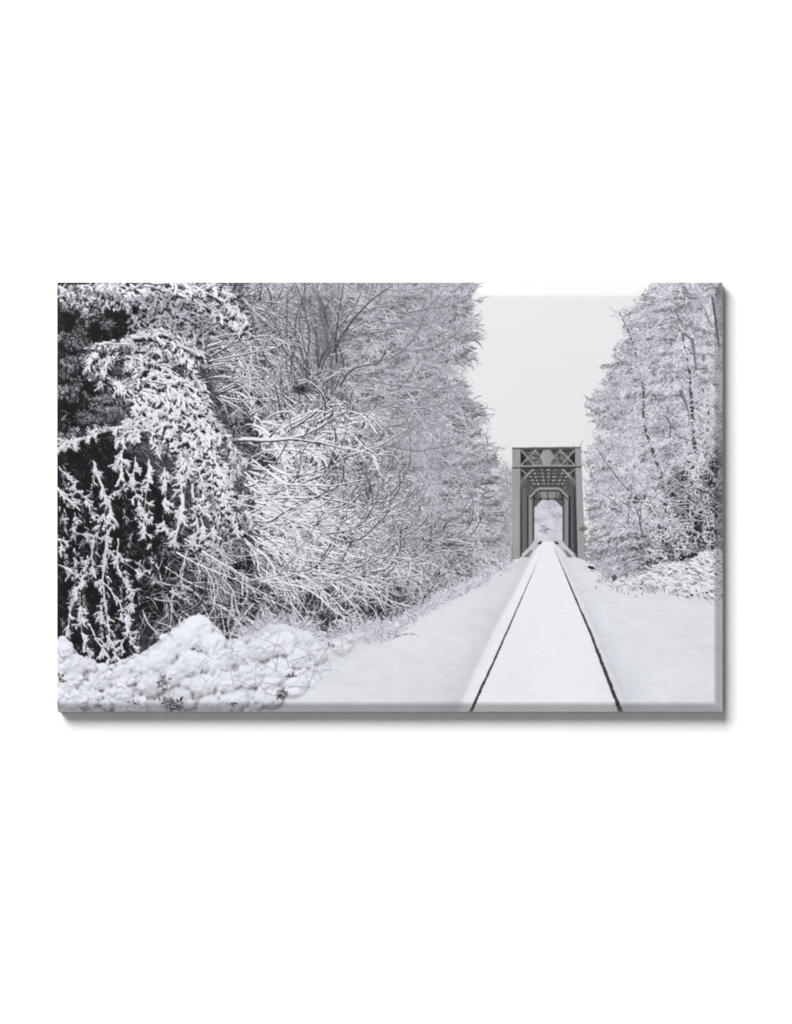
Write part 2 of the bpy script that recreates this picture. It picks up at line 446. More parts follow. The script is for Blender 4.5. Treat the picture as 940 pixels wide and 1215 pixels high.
    # front end posts, plain plates with slightly darker edges
    plate = (np.full((HS, WS), 158, np.float32)+(gr-.5)*10+(vnoise(30, 2, 34)-.5)*10)
    plate = np.stack([plate*0.968, plate*.995, plate*0.982], -1)
    poly([(608, 531.5), (617.4, 531.5), (617.2, 662.6), (607.6, 664)], plate, 'post_l')
    poly([(682.2, 531.5), (689.2, 531.5), (694.4, 664), (685.4, 662)], plate, 'post_r')
    line(617.4, 556, 617.2, 661.5, 0.7, G(96), 'post_l'); line(682.4, 556, 685.2, 661.5, 0.7, G(88), 'post_r')
    line(608.1, 533, 607.9, 662, 0.5, G(128), 'post_l'); line(689.1, 533, 694.1, 662, 0.5, G(140), 'post_r')
    # portal lattice between the posts
    poly([(617.4, 532.5), (682.2, 532.5), (682.4, 553.8), (617.4, 553.8)], G(84), 'lattice')
    for cx in (632, 667):
        for k in range(60):
            x = cx+rng.normal(0, 5); y = 542+rng.normal(0, 5)
            if 620 < x < 680 and 533 < y < 553: line(x-1.4, y, x+1.4, y+rng.uniform(-.8, .8), 0.8, G(40 if k % 3 == 0 else 120+60*rng.random()), 'lattice')
    poly([(618, 536), (624, 543), (618, 551)], G(42), 'lattice'); poly([(682, 536), (676, 543), (682, 551)], G(42), 'lattice')
    for s in (-1, 1):
        X = lambda a: 650+s*a
        poly([(X(22.5), 553.6), (X(27), 545.5), (X(32), 553.6)], G(58), 'lattice')
        poly([(X(13), 533.2), (X(4.5), 533.2), (X(7.5), 538)], G(66), 'lattice'); poly([(X(15), 552.5), (X(4), 552.5), (X(7.5), 546)], G(118), 'lattice')
        poly([(X(28), 533.4), (X(18), 533.4), (X(20), 535.6), (X(27), 535.2)], G(54), 'lattice')
        line(X(31.5), 534, X(14.5), 553.2, 1.55, lt, 'lattice'); line(X(14), 533, X(31.5), 551.5, 1.55, lt, 'lattice')
        line(X(15.5), 533.5, X(2), 549, 1.3, G(150), 'lattice'); line(X(15.5), 552.5, X(6), 540, 1.3, G(148), 'lattice')
        line(X(32), 556.5, X(24.5), 563.6, 1.5, lt, 'lattice') if s < 0 else line(X(32), 556.5, X(24.5), 563.6, 1.4, lt, 'lattice')
        poly([(X(32), 557.5), (X(27.5), 561.5), (X(32), 566)], G(46), 'lattice'); poly([(X(28.5), 557), (X(21), 557), (X(25), 560.5)], G(60), 'lattice')
        line(X(17), 555.8, X(32.4), 572.5, 1.9, G(162), 'lattice'); line(X(32), 556.5, X(23.5), 564.5, 1.4, G(150), 'lattice')
        poly([(X(32), 571), (X(32), 578), (X(25), 571.5), (X(27), 567)], G(104), 'lattice')
    poly([(640.5, 541.5), (644.5, 534), (652.5, 533.4), (657.5, 541), (653, 551.5), (645, 551.5)], plate, 'lattice')
    line(617.4, 552.6, 682.4, 552.2, 1.7, G(164), 'lattice')
    line(607.8, 532.0, 689.4, 530.9, 1.7, G(88), 'lattice'); line(607.8, 555.0, 690.2, 553.9, 1.5, G(70), 'lattice')
    line(608, 530.9, 689.4, 530.0, 0.6, G(170), 'lattice')
    line(617.4, 556.0, 682.6, 555.6, 1.0, G(44), 'lattice')
    # round plate bolted to one post, and the dark timber end beside it
    t = np.linspace(0, 2*math.pi, 20)[:-1]
    poly(np.stack([691.4+4.4*np.cos(t), 627.6+3.0*np.sin(t)], 1), G(120), 'disc'); poly(np.stack([690.6+3.2*np.cos(t), 628+2.2*np.sin(t)], 1), G(108), 'disc')
seed(104); bridge()

# ---------------------------------------------------------------- the big bare tree left of the bridge
BT_EDGE = [(335, 561), (350, 558), (366, 552), (378, 562), (392, 560), (400, 572), (408, 552), (420, 556), (430, 561), (440, 546), (450, 543), (464, 548), (478, 560), (490, 572), (500, 574), (512, 566), (525, 566), (538, 580), (560, 586), (600, 588), (640, 588), (680, 580), (720, 500), (760, 430)]
def bare_tree():
    edge = interp_line(BT_EDGE, YY)+(vnoise(9, 3, 41)-0.5)*26
    n = vnoise(26, 4, 42); f = vnoise(3.5, 3, 43, sx=1.7)
    bot = interp_line([(300, 745), (420, 755), (470, 738), (520, 708), (570, 684), (600, 668)], XX)
    m = sstep(4, -14, XX-edge)*sstep(2, -4, YY-bot)*(XX > 150)
    base = 122+(n-0.5)*46+(f-0.5)*40-22*np.exp(-((XX-385)/60)**2-((YY-480)/40)**2)+22*sstep(430, 560, XX)
    fill(m*0.96, grey(base), 'bare_tree')
    def fan(N, x, y, a0, a1, L0, L1, K=26, grav=-0.001, wob=0.03):
        return curves(np.full(N, x)+rng.normal(0, 7, N), np.full(N, y)+rng.normal(0, 7, N), U(a0, a1, N), U(L0, L1, N), K, grav, wob)
    clip = (XX < edge+12) & (YY < bot+4)
    ext = np.ones_like(clip); big = vnoise(34, 2, 44); mid = vnoise(12, 2, 45, sx=1.6)
    # fine twig haze, several passes back to front, twigs run outward from the crown's middle
    for ps in range(5):
        N = 5200
        x = U(255, 585, N); y = U(325, 740, N)
        e = np.interp(y, [p[0] for p in BT_EDGE], [p[1] for p in BT_EDGE])
        k = (x < e+rng.normal(-5, 6, N)); x, y = x[k], y[k]; N = len(x)
        out = np.arctan2(y-500, x-380)
        rightness = np.clip((x-420)/90, 0, 1)
        th = np.where(U(0, 1, N) < 0.75, out*0.55+rng.normal(0, 0.55, N), U(-math.pi, math.pi, N))
        th = np.where(rightness > U(0, 1, N), rng.normal(0.02, 0.45, N)+np.where(U(0, 1, N) < .2, math.pi, 0), th)
        L = U(5, 19, N)
        X, Y, T = curves(x, y, th, L, 9, U(-.02, .02, N), 0.07)
        tone = (at(big, x, y)-.5)*70+(at(mid, x, y)-.5)*60
        v = np.where(U(0, 1, N) < 0.66, U(170, 218, N), U(84, 130, N))+tone+8*ps/4+12*np.clip((x-440)/100, 0, 1)
        draw(X, Y, taper(N, 9, U(0.40, 0.62, N), 0.28), v, v-40, 0.15, 'bare_tree', clip=ext)
    # limbs
    Xl, Yl, Tl = curves([372, 380, 388, 398, 392, 384, 404, 366, 360, 377], [498, 492, 490, 488, 470, 480, 470, 505, 500, 470],
                        [-1.75, -1.5, -1.25, -0.98, -1.05, -1.45, -0.75, -2.2, -2.6, -1.62], [150, 165, 170, 185, 150, 120, 100, 150, 110, 170], 30, -0.0006, 0.028)
    Rl = taper(10, 30, [1.3, 1.1, 1.2, 1.4, 1.0, .9, .9, 1.1, .9, .9], 0.45)
    for ps in range(3):
        x, y, th, r, par, t = children(Xl, Yl, Tl, Rl, 26, 0.15, 1.0, (0.25, 0.8)); N = len(x)
        X1, Y1, T1 = curves(x, y, th, U(25, 85, N), 16, 0.002, 0.035); R1 = taper(N, 16, np.clip(r*0.5, .5, 1.0), 0.4)
        x, y, th, r, par, t = children(X1, Y1, T1, R1, 9, 0.1, 1.0, (0.3, 0.9)); N2 = len(x)
        X2, Y2, T2 = curves(x, y, th, U(8, 32, N2), 9, 0.012, 0.05); R2 = taper(N2, 9, 0.55, 0.32)
        draw(X2, Y2, R2, U(165, 220, N2), U(85, 130, N2), 0.2, 'bare_tree', clip=clip)
        draw(X1, Y1, R1, U(160, 215, N), U(78, 120, N), U(-.4, .5, N), 'bare_tree', clip=clip)
    draw(Xl, Yl, Rl, 196, 96, -0.15, 'bare_tree', clip=clip, lump=0.12)
    seed(301)
    P_ = []
    for k in range(150):
        y0 = U(340, 690); x1 = np.interp(y0, [p[0] for p in BT_EDGE], [p[1] for p in BT_EDGE])
        x0 = U(395, x1-20); l = min(U(40, 95), x1-x0+4); a = rng.normal(-.12, .22)-.35*sstep(450, 340, y0)
        P_.append((x0, y0, a, l))
    P_.sort(key=lambda p: p[1]*.6+U(0, 90))
    pl = []
    for x0, y0, a, l in P_:
        t = np.linspace(0, 1, 24); pl.append((x0+l*t*np.cos(a), y0+l*t*np.sin(a)+l*.16*(t*t-t*.6)*rng.choice([-1, 1, 1])+np.cumsum(rng.normal(0, .25, 24))))
    plume(pl, 4.2, 70, 8, .5, 218, 122, 'bare_tree', clip=(XX < edge+4+34*(vnoise(7, 3, 47, gain=.8)[:, 40:41]-.45)) & (YY < bot+2), droop=-.004, spread=.42, under=104, stem=92, lump=.12, drop_=36)
    spray = (XX < edge+8+34*(vnoise(7, 3, 47, gain=.8)[:, 40:41]-.4)) | ((np.abs(YY-530) < 9) & (XX < 600)) | ((np.abs(YY-399) < 6) & (XX < 576))
    # curved sprays lying over the crown, light with a darker underside
    N = 420; x = U(390, 560, N); y = U(345, 690, N); e = np.interp(y, [p[0] for p in BT_EDGE], [p[1] for p in BT_EDGE]); k = x < e-22; x, y = x[k], y[k]; N = len(x)
    X, Y, T = curves(x, y, rng.normal(-.1, .45, N), U(18, 46, N), 12, U(-.014, .006, N), .05)
    x, y, th, r, par, t = children(X, Y, T, taper(N, 12, .6, .35), 9, .1, 1, (.3, .9)); M = len(x)
    X1, Y1, T1 = curves(x, y, th, U(4, 13, M), 7, -.01, .08); tn = rng.normal(0, 14, N)
    draw(X1, Y1, taper(M, 7, .45, .3), 206+tn[par], 138+tn[par], .3, 'bare_tree'); draw(X, Y, taper(N, 12, .66, .38), 216+tn, 108, .25, 'bare_tree', lump=.15)
    # long boughs to the right whose twig sprays stand against the sky
    ys = np.array([346, 352, 362, 378, 392, 400, 416, 430, 444, 464, 480, 492, 502, 512, 525, 532, 540, 556, 576, 600, 625, 398, 536])
    N = len(ys); X, Y, T = curves(U(430, 470, N), ys-U(-5, 22, N), U(0.0, 0.25, N), U(70, 104, N)+20*((ys > 470) & (ys < 560)), 22, U(-.004, .003, N), 0.03)
    R = taper(N, 22, 1.1, 0.45)
    x, y, th, r, par, t = children(X, Y, T, R, 22, 0.2, 1.0, (0.2, 0.75)); M = len(x)
    X1, Y1, T1 = curves(x, y, th, U(10, 34, M), 10, -0.006, 0.045)
    x, y, th, r, par, t = children(X1, Y1, T1, taper(M, 10, .5, .3), 3, 0.2, 1.0, (0.3, 0.8)); M2 = len(x)
    X2, Y2, T2 = curves(x, y, th, U(4, 14, M2), 6, 0.0, 0.05)
    draw(X2, Y2, taper(M2, 6, 0.42, 0.3), U(165, 210, M2), U(128, 165, M2), 0.0, 'bare_tree', clip=spray)
    draw(X1, Y1, taper(M, 10, 0.5, 0.32), U(160, 208, M), U(110, 148, M), 0.1, 'bare_tree', clip=spray)
    draw(X, Y, R*.8, U(160, 195, N), 104, -0.1, 'bare_tree', clip=spray)
    for pts, r in (([(560, 533), (572, 527), (586, 530), (600, 533)], .8), ([(556, 540), (570, 548), (580, 556)], .6), ([(548, 408), (560, 401), (574, 398)], .6), ([(566, 500), (574, 494), (581, 498)], .5), ([(580, 545), (588, 551), (594, 549)], .5)):
        p = np.array(pts, float); u = np.linspace(0, len(p)-1, 20); X = np.interp(u, range(len(p)), p[:, 0])[None]; Y = np.interp(u, range(len(p)), p[:, 1])[None]; T = np.arctan2(np.gradient(Y, axis=1), np.gradient(X, axis=1)); R = taper(1, 20, r, .35)
        x, y, th, q, par, t = children(X, Y, T, R, 9, .05, .95, (.4, 1.0)); X1, Y1, T1 = curves(x, y, th, U(3, 9, 9), 6, 0, .08)
        draw(X1, Y1, taper(9, 6, .4, .3), 186, 142, 0, 'bare_tree'); draw(X, Y, R, 176, 112, -.2, 'bare_tree', jit=4)
    # crooked dark branches that stand out
    for pts, r in (([(404, 458), (412, 444), (422, 436), (437, 433), (449, 431), (456, 421), (458, 414)], 1.5), ([(464, 361), (480, 370), (497, 381), (515, 390), (535, 400), (545, 402)], 1.2),
                   ([(473, 451), (482, 453), (493, 453)], 1.2), ([(475, 455), (488, 472), (500, 490), (512, 508)], 1.0), ([(396, 418), (404, 400), (420, 378), (440, 356), (466, 338)], 2.0), ([(400, 430), (398, 405), (402, 375), (408, 336)], 1.3)):
        p = np.array(pts, float); u = np.linspace(0, len(p)-1, 30)
        X = np.interp(u, range(len(p)), p[:, 0])[None]; Y = np.interp(u, range(len(p)), p[:, 1])[None]
        draw(X, Y, taper(1, 30, r*.75, r*0.36), 190, 76, -0.2, 'bare_tree', jit=4)
seed(105); bare_tree()

# ---------------------------------------------------------------- snow-laden thicket in the middle
def thicket():
    n = vnoise(12, 4, 51); nb = vnoise(36, 2, 53)
    m = mask_poly([(150, 340), (290, 335), (320, 470), (410, 470), (440, 560), (440, 650), (480, 700), (440, 755), (300, 780), (60, 800), (60, 500)], 10)
    m2 = np.clip(m*1.3-0.15+(n-.5)*0.7, 0, 1)*sstep(0.02, .25, m)
    fill(m2*0.9, grey(58+(n-0.5)*50+(vnoise(3, 3, 52)-.5)*40), 'thicket')
    for cx, cy, w, h, d in ((357, 462, 18, 10, 40), (330, 405, 20, 22, 30), (400, 548, 16, 20, 34), (344, 610, 14, 14, 30), (330, 545, 18, 20, 26), (300, 640, 26, 20, 26), (250, 670, 40, 24, 26), (385, 600, 14, 10, 24), (160, 690, 50, 50, 26), (330, 670, 40, 20, 22)):
        g = np.exp(-((XX-cx)/w)**2-((YY-cy)/h)**2); COL[:] = COL*(1-(g*0.62)[..., None])
    gl = YY < interp_line([(60, 800), (300, 768), (420, 757), (470, 740), (520, 710), (570, 686), (600, 670)], XX)+2
    def arcs(N, box, ang, L, grav, r, v, thr, pid='thicket', sp=0.25, kids=5, kl=(6, 26)):
        x = U(box[0], box[2], N); y = U(box[1], box[3], N)
        X, Y, T = curves(x, y, rng.normal(ang, sp, N), U(L*0.5, L*1.2, N), 16, grav, 0.035)
        R = taper(N, 16, U(r*0.7, r*1.2, N), r*0.5)
        x, y, th, rr, par, t = children(X, Y, T, R, kids, 0.05, 1, (0.3, 0.95)); M = len(x)
        X1, Y1, T1 = curves(x, y, th, U(*kl, M), 8, grav, 0.05)
        draw(X1, Y1, taper(M, 8, r*0.7, r*0.4), v+4+rng.normal(0, 14, M), U(46, 96, M), thr, pid, lump=0.15, clip=gl)
        draw(X, Y, R*1.12, v+8+rng.normal(0, 8, N), 52, thr+.05, pid, lump=0.18, clip=gl)
    # grey twig mesh at the back
    for ps in range(3):
        N = 1750; x, y = in_poly([(190, 335), (300, 335), (330, 470), (420, 480), (455, 620), (560, 660), (560, 690), (470, 735), (320, 760), (120, 760), (120, 520)], N)
        X, Y, T = curves(x, y, U(-math.pi, math.pi, N), U(8, 30, N), 9, 0.008, 0.045)
        v = np.where(U(0, 1, N) < .66, U(128, 196, N), U(36, 80, N))+(at(n, x, y)-.5)*70+(at(nb, x, y)-.5)*50
        draw(X, Y, taper(N, 9, U(.42, .75, N), .32), v, v-56, 0.2, 'thicket', clip=gl)
    # upper part behind the conifer: long light twigs going up right
    arcs(90, (190, 345, 320, 480), -0.5, 70, 0.006, 0.8, 206, 0.25, sp=0.45, kids=6)
    arcs(26, (225, 400, 300, 470), -0.25, 80, 0.004, 1.1, 222, 0.35, sp=0.3, kids=7)
    arcs(34, (260, 340, 340, 460), 0.5, 70, 0.004, 0.9, 190, 0.1, sp=0.5)
    # upright dark stems at the left of the bare tree
    Nn = 16; X, Y, T = curves(U(345, 380, Nn), U(455, 480, Nn), U(-2.15, -1.3, Nn), U(90, 150, Nn), 20, 0.0, 0.025)
    draw(X, Y, taper(Nn, 20, 1.0, 0.5), 190, 84, 0.0, 'thicket')
    # sprays that sag and lift again: the white bowed branches
    arcs(60, (160, 640, 330, 740), 0.3, 70, -0.004, 0.85, 192, 0.2, sp=0.8)
    arcs(60, (210, 560, 330, 680), 0.5, 60, -0.004, 0.8, 196, 0.2, sp=0.7)
    arcs(70, (300, 640, 460, 720), 0.1, 60, -0.010, 0.85, 204, 0.3, sp=0.6)
    arcs(90, (430, 620, 560, 690), -0.15, 44, 0.004, 0.7, 206, 0.25, sp=0.5)
    arcs(60, (400, 560, 470, 650), 0.25, 60, -0.008, 0.75, 204, 0.25, sp=0.4)
    arcs(70, (290, 480, 400, 560), -0.35, 60, 0.012, 1.15, 222, 0.42, sp=0.6, kids=8)
    arcs(44, (330, 465, 400, 520), -2.4, 46, -0.012, 1.1, 224, 0.42, sp=0.6, kids=7)
    arcs(100, (280, 545, 390, 650), 0.38, 95, -0.013, 1.1, 222, 0.4, sp=0.32, kids=7)
    arcs(90, (310, 590, 450, 690), 0.2, 84, -0.012, 0.95, 216, 0.34, sp=0.35, kids=7)
    arcs(30, (290, 540, 380, 620), 0.45, 110, -0.012, 1.35, 230, 0.45, sp=0.25, kids=8)
    arcs(24, (300, 490, 400, 540), -0.2, 66, 0.010, 1.5, 232, 0.5, sp=0.5, kids=8)
    for cx, cy, w, h, d in ((357, 462, 14, 7, 40), (400, 548, 9, 13, 34), (344, 603, 8, 6, 30), (322, 548, 8, 6, 26), (300, 640, 14, 8, 26), (385, 585, 10, 5, 24), (410, 640, 9, 6, 24), (428, 572, 7, 5, 24)):
        g = np.exp(-((XX-cx)/w)**2-((YY-cy)/h)**2); COL[:] = COL*(1-(g*0.55*(n > .42))[..., None])
    arcs(40, (285, 560, 370, 690), 0.42, 105, -0.013, 1.05, 226, 0.42, sp=0.22, kids=6, kl=(8, 30))
    arcs(30, (370, 600, 450, 690), 0.3, 80, -0.013, 0.85, 218, 0.36, sp=0.25, kids=6, kl=(8, 26))
    arcs(16, (290, 540, 380, 620), 0.45, 100, -0.012, 1.2, 228, 0.4, sp=0.3, kids=4)
    # thick horizontal snow-topped limb
    for pts, r in (([(262, 524), (290, 522), (320, 523), (345, 521), (362, 516)], 3.2), ([(362, 516), (380, 506), (398, 494), (412, 486)], 2.2), ([(345, 521), (380, 524), (405, 530)], 1.8),
                   ([(290, 560), (318, 590), (350, 618), (395, 632), (440, 622)], 1.5), ([(292, 690), (330, 684), (350, 660), (372, 630), (384, 608)], 1.4), ([(250, 428), (290, 420), (330, 412), (345, 402)], 1.6), ([(246, 426), (284, 404), (320, 398), (348, 410)], 1.5),
                   ([(300, 545), (340, 575), (392, 578), (432, 570)], 1.4), ([(200, 650), (240, 672), (285, 690), (330, 712)], 1.4), ([(320, 640), (360, 665), (410, 668), (450, 655)], 1.3), ([(220, 640), (262, 668), (296, 688)], 1.5)):
        p = np.array(pts, float); u = np.linspace(0, len(p)-1, 24)
        X = np.interp(u, range(len(p)), p[:, 0])[None]+np.cumsum(rng.normal(0, .25, 24))[None]; Y = np.interp(u, range(len(p)), p[:, 1])[None]+np.cumsum(rng.normal(0, .25, 24))[None]
        T = np.arctan2(np.gradient(Y, axis=1), np.gradient(X, axis=1)); R = taper(1, 24, r, r*.6)
        x, y, th, rr, par, t = children(X, Y, T, R, 16, 0.1, 1, (0.3, 0.9)); M = len(x)
        X1, Y1, T1 = curves(x, y, th, U(8, 26, M), 8, -.004, 0.05)
        draw(X1, Y1, taper(M, 8, r*.45, .45), 222, 70, .35, 'thicket', lump=.15)
        draw(X, Y, R*.85, 230, 62, 0.35, 'thicket', lump=.2, soft=0.5)
seed(106); thicket()

# ---------------------------------------------------------------- conifer at the left edge
def conifer():
    n = vnoise(9, 4, 61); f = vnoise(2.5, 3, 62)
    m = mask_poly([(60, 330), (150, 330), (178, 360), (150, 430), (120, 470), (125, 520), (190, 560), (200, 620), (170, 700), (150, 790), (60, 800)], 9)
    m = np.clip(m*1.5-0.25+(n-.5)*0.8, 0, 1)*sstep(0.02, .25, m)
    fill(m*0.97, grey(34+(n-0.4)*36+(f-.5)*34), 'conifer')
    cn = vnoise(16, 3, 63); sel = vnoise(4, 2, 64) > .34
    def lumps(x, y, r, v, d, thr=0.1):
        k = np.argsort(y+rng.normal(0, 5, len(x))); splat(x[k], y[k], r[k], grey(np.clip(v[k], 10, 244)), grey(np.clip(d[k], 10, 230)), np.full(len(x), thr), 'conifer', soft=1.1)
    # rounded pads of needles with a dusting, in the shade
    for cx, cy, s in ((88, 408, 10), (110, 372, 12), (83, 432, 10), (110, 415, 9), (100, 425, 8), (80, 362, 9), (75, 465, 8), (86, 470, 8), (100, 495, 9), (118, 480, 12), (130, 475, 10), (78, 442, 6), (95, 395, 7), (128, 385, 6), (98, 385, 7), (74, 400, 5), (90, 455, 6), (72, 520, 6), (90, 515, 8), (112, 500, 9), (135, 490, 9), (145, 470, 9), (150, 455, 9)):
        N = 260; a = U(0, 2*math.pi, N); q = np.sqrt(U(0, 1, N)); x = cx+np.cos(a)*q*s; y = cy+np.sin(a)*q*s*0.75
        v = 126+30*rng.random()-38*(y-cy)/s+rng.normal(0, 26, N)
        X, Y, T = curves(x, y, a+rng.normal(0, 1.3, N), U(1.5, 5, N), 4, .03, .1)
        draw(X, Y, taper(N, 4, .65, .4), v, v-56, 0.0, 'conifer')
    def bough(pts, r, dens=1.0, hang=(8, 30), v=226, side=(0.5, 1.3), fr=1.0, grav=0.03):
        p = np.array(pts, float); K = 40; u = np.linspace(0, len(p)-1, K)
        X = np.interp(u, range(len(p)), p[:, 0])[None]+np.cumsum(rng.normal(0, .45, K))[None]; Y = np.interp(u, range(len(p)), p[:, 1])[None]+np.cumsum(rng.normal(0, .45, K))[None]
        T = np.arctan2(np.gradient(Y, axis=1), np.gradient(X, axis=1)); R = taper(1, K, r, r*.5)*.62
        L = np.hypot(np.diff(X), np.diff(Y)).sum()
        n1 = int(L*0.21*dens)
        x, y, th, rr, par, t = children(X, Y, T, R, n1, 0.02, 1, (side[0], side[1]*.85))
        X1, Y1, T1 = curves(x, y, th, U(*hang, n1)*(1.05-.45*t), 10, grav, 0.10); R1 = taper(n1, 10, 1.35*fr, 0.8*fr)
        x, y, th, rr, par, t = children(X1, Y1, T1, R1, 6, 0.0, .88, (0.3, .9)); n2 = len(x)
        X2, Y2, T2 = curves(x, y, th, U(2.5, 7.5, n2), 6, 0.06, 0.12)
        tone = (at(cn, x, y)-.5)*50
        # shaded twigs and needles behind, white loads in front
        sh = 1.6*fr
        draw(X1+1.5, Y1+3.5, taper(n1, 10, 2.0*fr, 1.2*fr), 62, 40, -0.4, 'conifer', lump=.3, clip=sel)
        draw(X2+1.0, Y2+2.4, taper(n2, 6, 1.1*fr, .7*fr), 92, 46, -0.3, 'conifer', lump=.3, clip=sel)
        draw(X, Y, R, v-2, 84, 0.25, 'conifer', lump=.35, soft=.9)
        draw(X2, Y2, taper(n2, 6, 1.1*fr, .7*fr), v-10+tone, 112+tone*.6, 0.4, 'conifer', lump=.36, soft=1.2)
        draw(X1, Y1, R1, v, 104, 0.45, 'conifer', lump=.34, soft=1.1)
        # heavier pillows where snow has gathered
        k = int(n2*.13); j = rng.integers(0, n2, k); q = rng.integers(0, 6, k); xx = X2[j, q]; yy = Y2[j, q]-.6; rr = U(.9, 2.1, k)*fr
        o = np.argsort(yy); vv = np.clip(v+2+rng.normal(0, 8, k), 0, 243)
        splat(xx[o], yy[o], rr[o], grey(vv), grey(vv-70), np.full(k, .55), 'conifer', soft=1.3)
    N = 2600; x, y = in_poly([(68, 335), (150, 345), (160, 420), (120, 450), (130, 520), (200, 560), (210, 640), (150, 780), (68, 790)], N)
    X, Y, T = curves(x, y, U(-math.pi, math.pi, N), U(3, 11, N), 6, .03, .09)
    v = np.where(U(0, 1, N) < .5, U(52, 104, N), U(22, 40, N))+(at(cn, x, y)-.5)*50; draw(X, Y, taper(N, 6, .6, .35), v, v-26, .1, 'conifer', lump=.2)
    # top mass
    for k in range(7):
        x0 = 70+k*14; bough([(x0, 336+U(0, 6)), (x0+20, 345+U(0, 8)), (x0+38, 360+U(0, 10))], 2.0, 1.1, (8, 22), 216)
    bough([(70, 352), (95, 350), (125, 354), (150, 362)], 2.4, 1.3, (6, 18), 222)
    for pts in ([(172, 338), (200, 345), (225, 350), (250, 362), (280, 380), (296, 392)], [(230, 340), (255, 350), (275, 368), (294, 388)], [(180, 336), (215, 338), (250, 344), (270, 352)]):
        bough(pts, 2.4, 1.0, (6, 18), 216)
    for k in range(16): # grey spray between
        x0, y0 = U(150, 215), U(345, 400); bough([(x0, y0), (x0+22, y0+14), (x0+40, y0+34)], 1.2, 0.7, (6, 16), 182, fr=.7)
    # the great drooping mass from upper left to lower right
    mass = mask_poly([(120, 410), (165, 392), (215, 405), (250, 450), (290, 550), (280, 610), (250, 640), (225, 600), (180, 560), (150, 520), (135, 470)], 6)
    fill(np.clip(mass*1.2-.1+(n-.5)*.6, 0, 1)*sstep(.02, .2, mass)*.8, grey(78+(n-.5)*60+(f-.5)*50), 'conifer')
    N = 2600; x = U(110, 292, N); y = U(392, 640, N); k = at(mass, x, y) > .3; x, y = x[k], y[k]; N = len(x)
    X, Y, T = curves(x, y, rng.normal(.9, .8, N), U(4, 12, N), 6, .03, .09); v = U(60, 150, N)+(at(cn, x, y)-.5)*70; draw(X, Y, taper(N, 6, .75, .4), v, v-40, .2, 'conifer', lump=.25)
    base = [((150, 405), (120, 412), (112, 422), (106, 432)), ((165, 408), (140, 420), (124, 436), (115, 452)), ((150, 400), (185, 398), (215, 408), (234, 430)), ((152, 410), (190, 412), (222, 432), (248, 470)), ((150, 425), (185, 430), (215, 452), (238, 490)),
            ((150, 440), (190, 445), (225, 470), (258, 520)), ((155, 462), (195, 470), (230, 505), (262, 560)), ((200, 440), (235, 470), (264, 515), (289, 556)), ((165, 480), (205, 495), (240, 540), (274, 596)), ((175, 505), (212, 528), (242, 572), (268, 628)), ((150, 475), (180, 492), (205, 520), (225, 560)), ((215, 480), (245, 520), (268, 565), (282, 612)), ((130, 450), (152, 462), (172, 484), (188, 518))]
    seed(302)
    pl = []
    for b in base:
        for q in range(3): pl.append(path([(x+U(-7, 7), y+U(-9, 9)) for x, y in b]))
    for q in range(34):             # side boughs hanging off the main ones
        b = base[rng.integers(2, len(base))]; k = rng.integers(0, 3); f = U(0, 1); x0 = b[k][0]*(1-f)+b[k+1][0]*f; y0 = b[k][1]*(1-f)+b[k+1][1]*f; l = U(16, 40); s_ = U(-.5, 1)
        pl.append(path([(x0, y0), (x0+l*.45*s_, y0+l*.3), (x0+l*.7*s_, y0+l*.75), (x0+l*.75*s_, y0+l*1.1)]))
    rng.shuffle(pl); pl.sort(key=lambda p: p[1][0]+U(0, 60))
    plume(pl, 5.0, 60, 7.5, 1.05, 240, 128, 'conifer', droop=.045, spread=.75, under=66, stem=None, lump=.3, thr=.45, drop_=70)
    for b in base[::2]: bough([(x+U(-3, 3), y+U(-3, 3)) for x, y in b], 2.0, .7, (9, 24), 232, (.4, 1.0))
    for k in range(5):
        b = base[rng.integers(2, len(base))]; bough([(x+U(-8, 10), y+U(-6, 14)) for x, y in b], 2.0, .8, (8, 20), 236, (.4, 1.0))
    # the long bough that runs left over the dark hollow
    bough([(200, 505), (170, 498), (140, 505), (110, 515), (84, 522), (70, 528)], 3.4, 1.4, (5, 14), 226, grav=.02)
    bough([(190, 515), (165, 512), (140, 522)], 2.6, 1.3, (8, 24), 224)
    # hanging tails below the mass
    for x0, y0, l in ((160, 540, 70), (178, 545, 95), (196, 555, 80), (214, 560, 85), (228, 575, 75), (244, 590, 60), (258, 600, 48), (270, 570, 60), (146, 535, 50), (236, 560, 55)):
        bough([(x0, y0), (x0+U(-5, 7), y0+l*.4), (x0+U(-8, 8), y0+l*.75), (x0+U(-6, 10), y0+l)], 1.7, 0.9, (5, 17), 220, (0.6, 1.2), .85)
    seed(303)
    pl = [path(p) for p in ([(70, 345), (95, 352), (120, 360)], [(72, 358), (90, 362), (104, 372)], [(100, 340), (130, 346), (150, 362)], [(80, 338), (110, 345), (140, 350)], [(130, 350), (150, 362), (160, 380)], [(74, 395), (90, 398), (102, 406)], [(96, 416), (110, 414), (124, 420)], [(70, 432), (84, 436), (94, 446)], [(100, 452), (118, 448), (134, 456)], [(72, 466), (88, 462), (102, 470)], [(112, 478), (130, 474), (146, 482)], [(70, 500), (92, 496), (110, 500)])]
    plume(pl[:5], 4.5, 60, 6.5, 1.0, 226, 120, 'conifer', droop=.05, spread=.8, under=56, lump=.3, thr=.4, drop_=70)
    plume(pl[5:], 4.0, 40, 5.0, .8, 168, 74, 'conifer', droop=.05, spread=.9, under=40, lump=.3, thr=.3, drop_=46)
    seed(305)
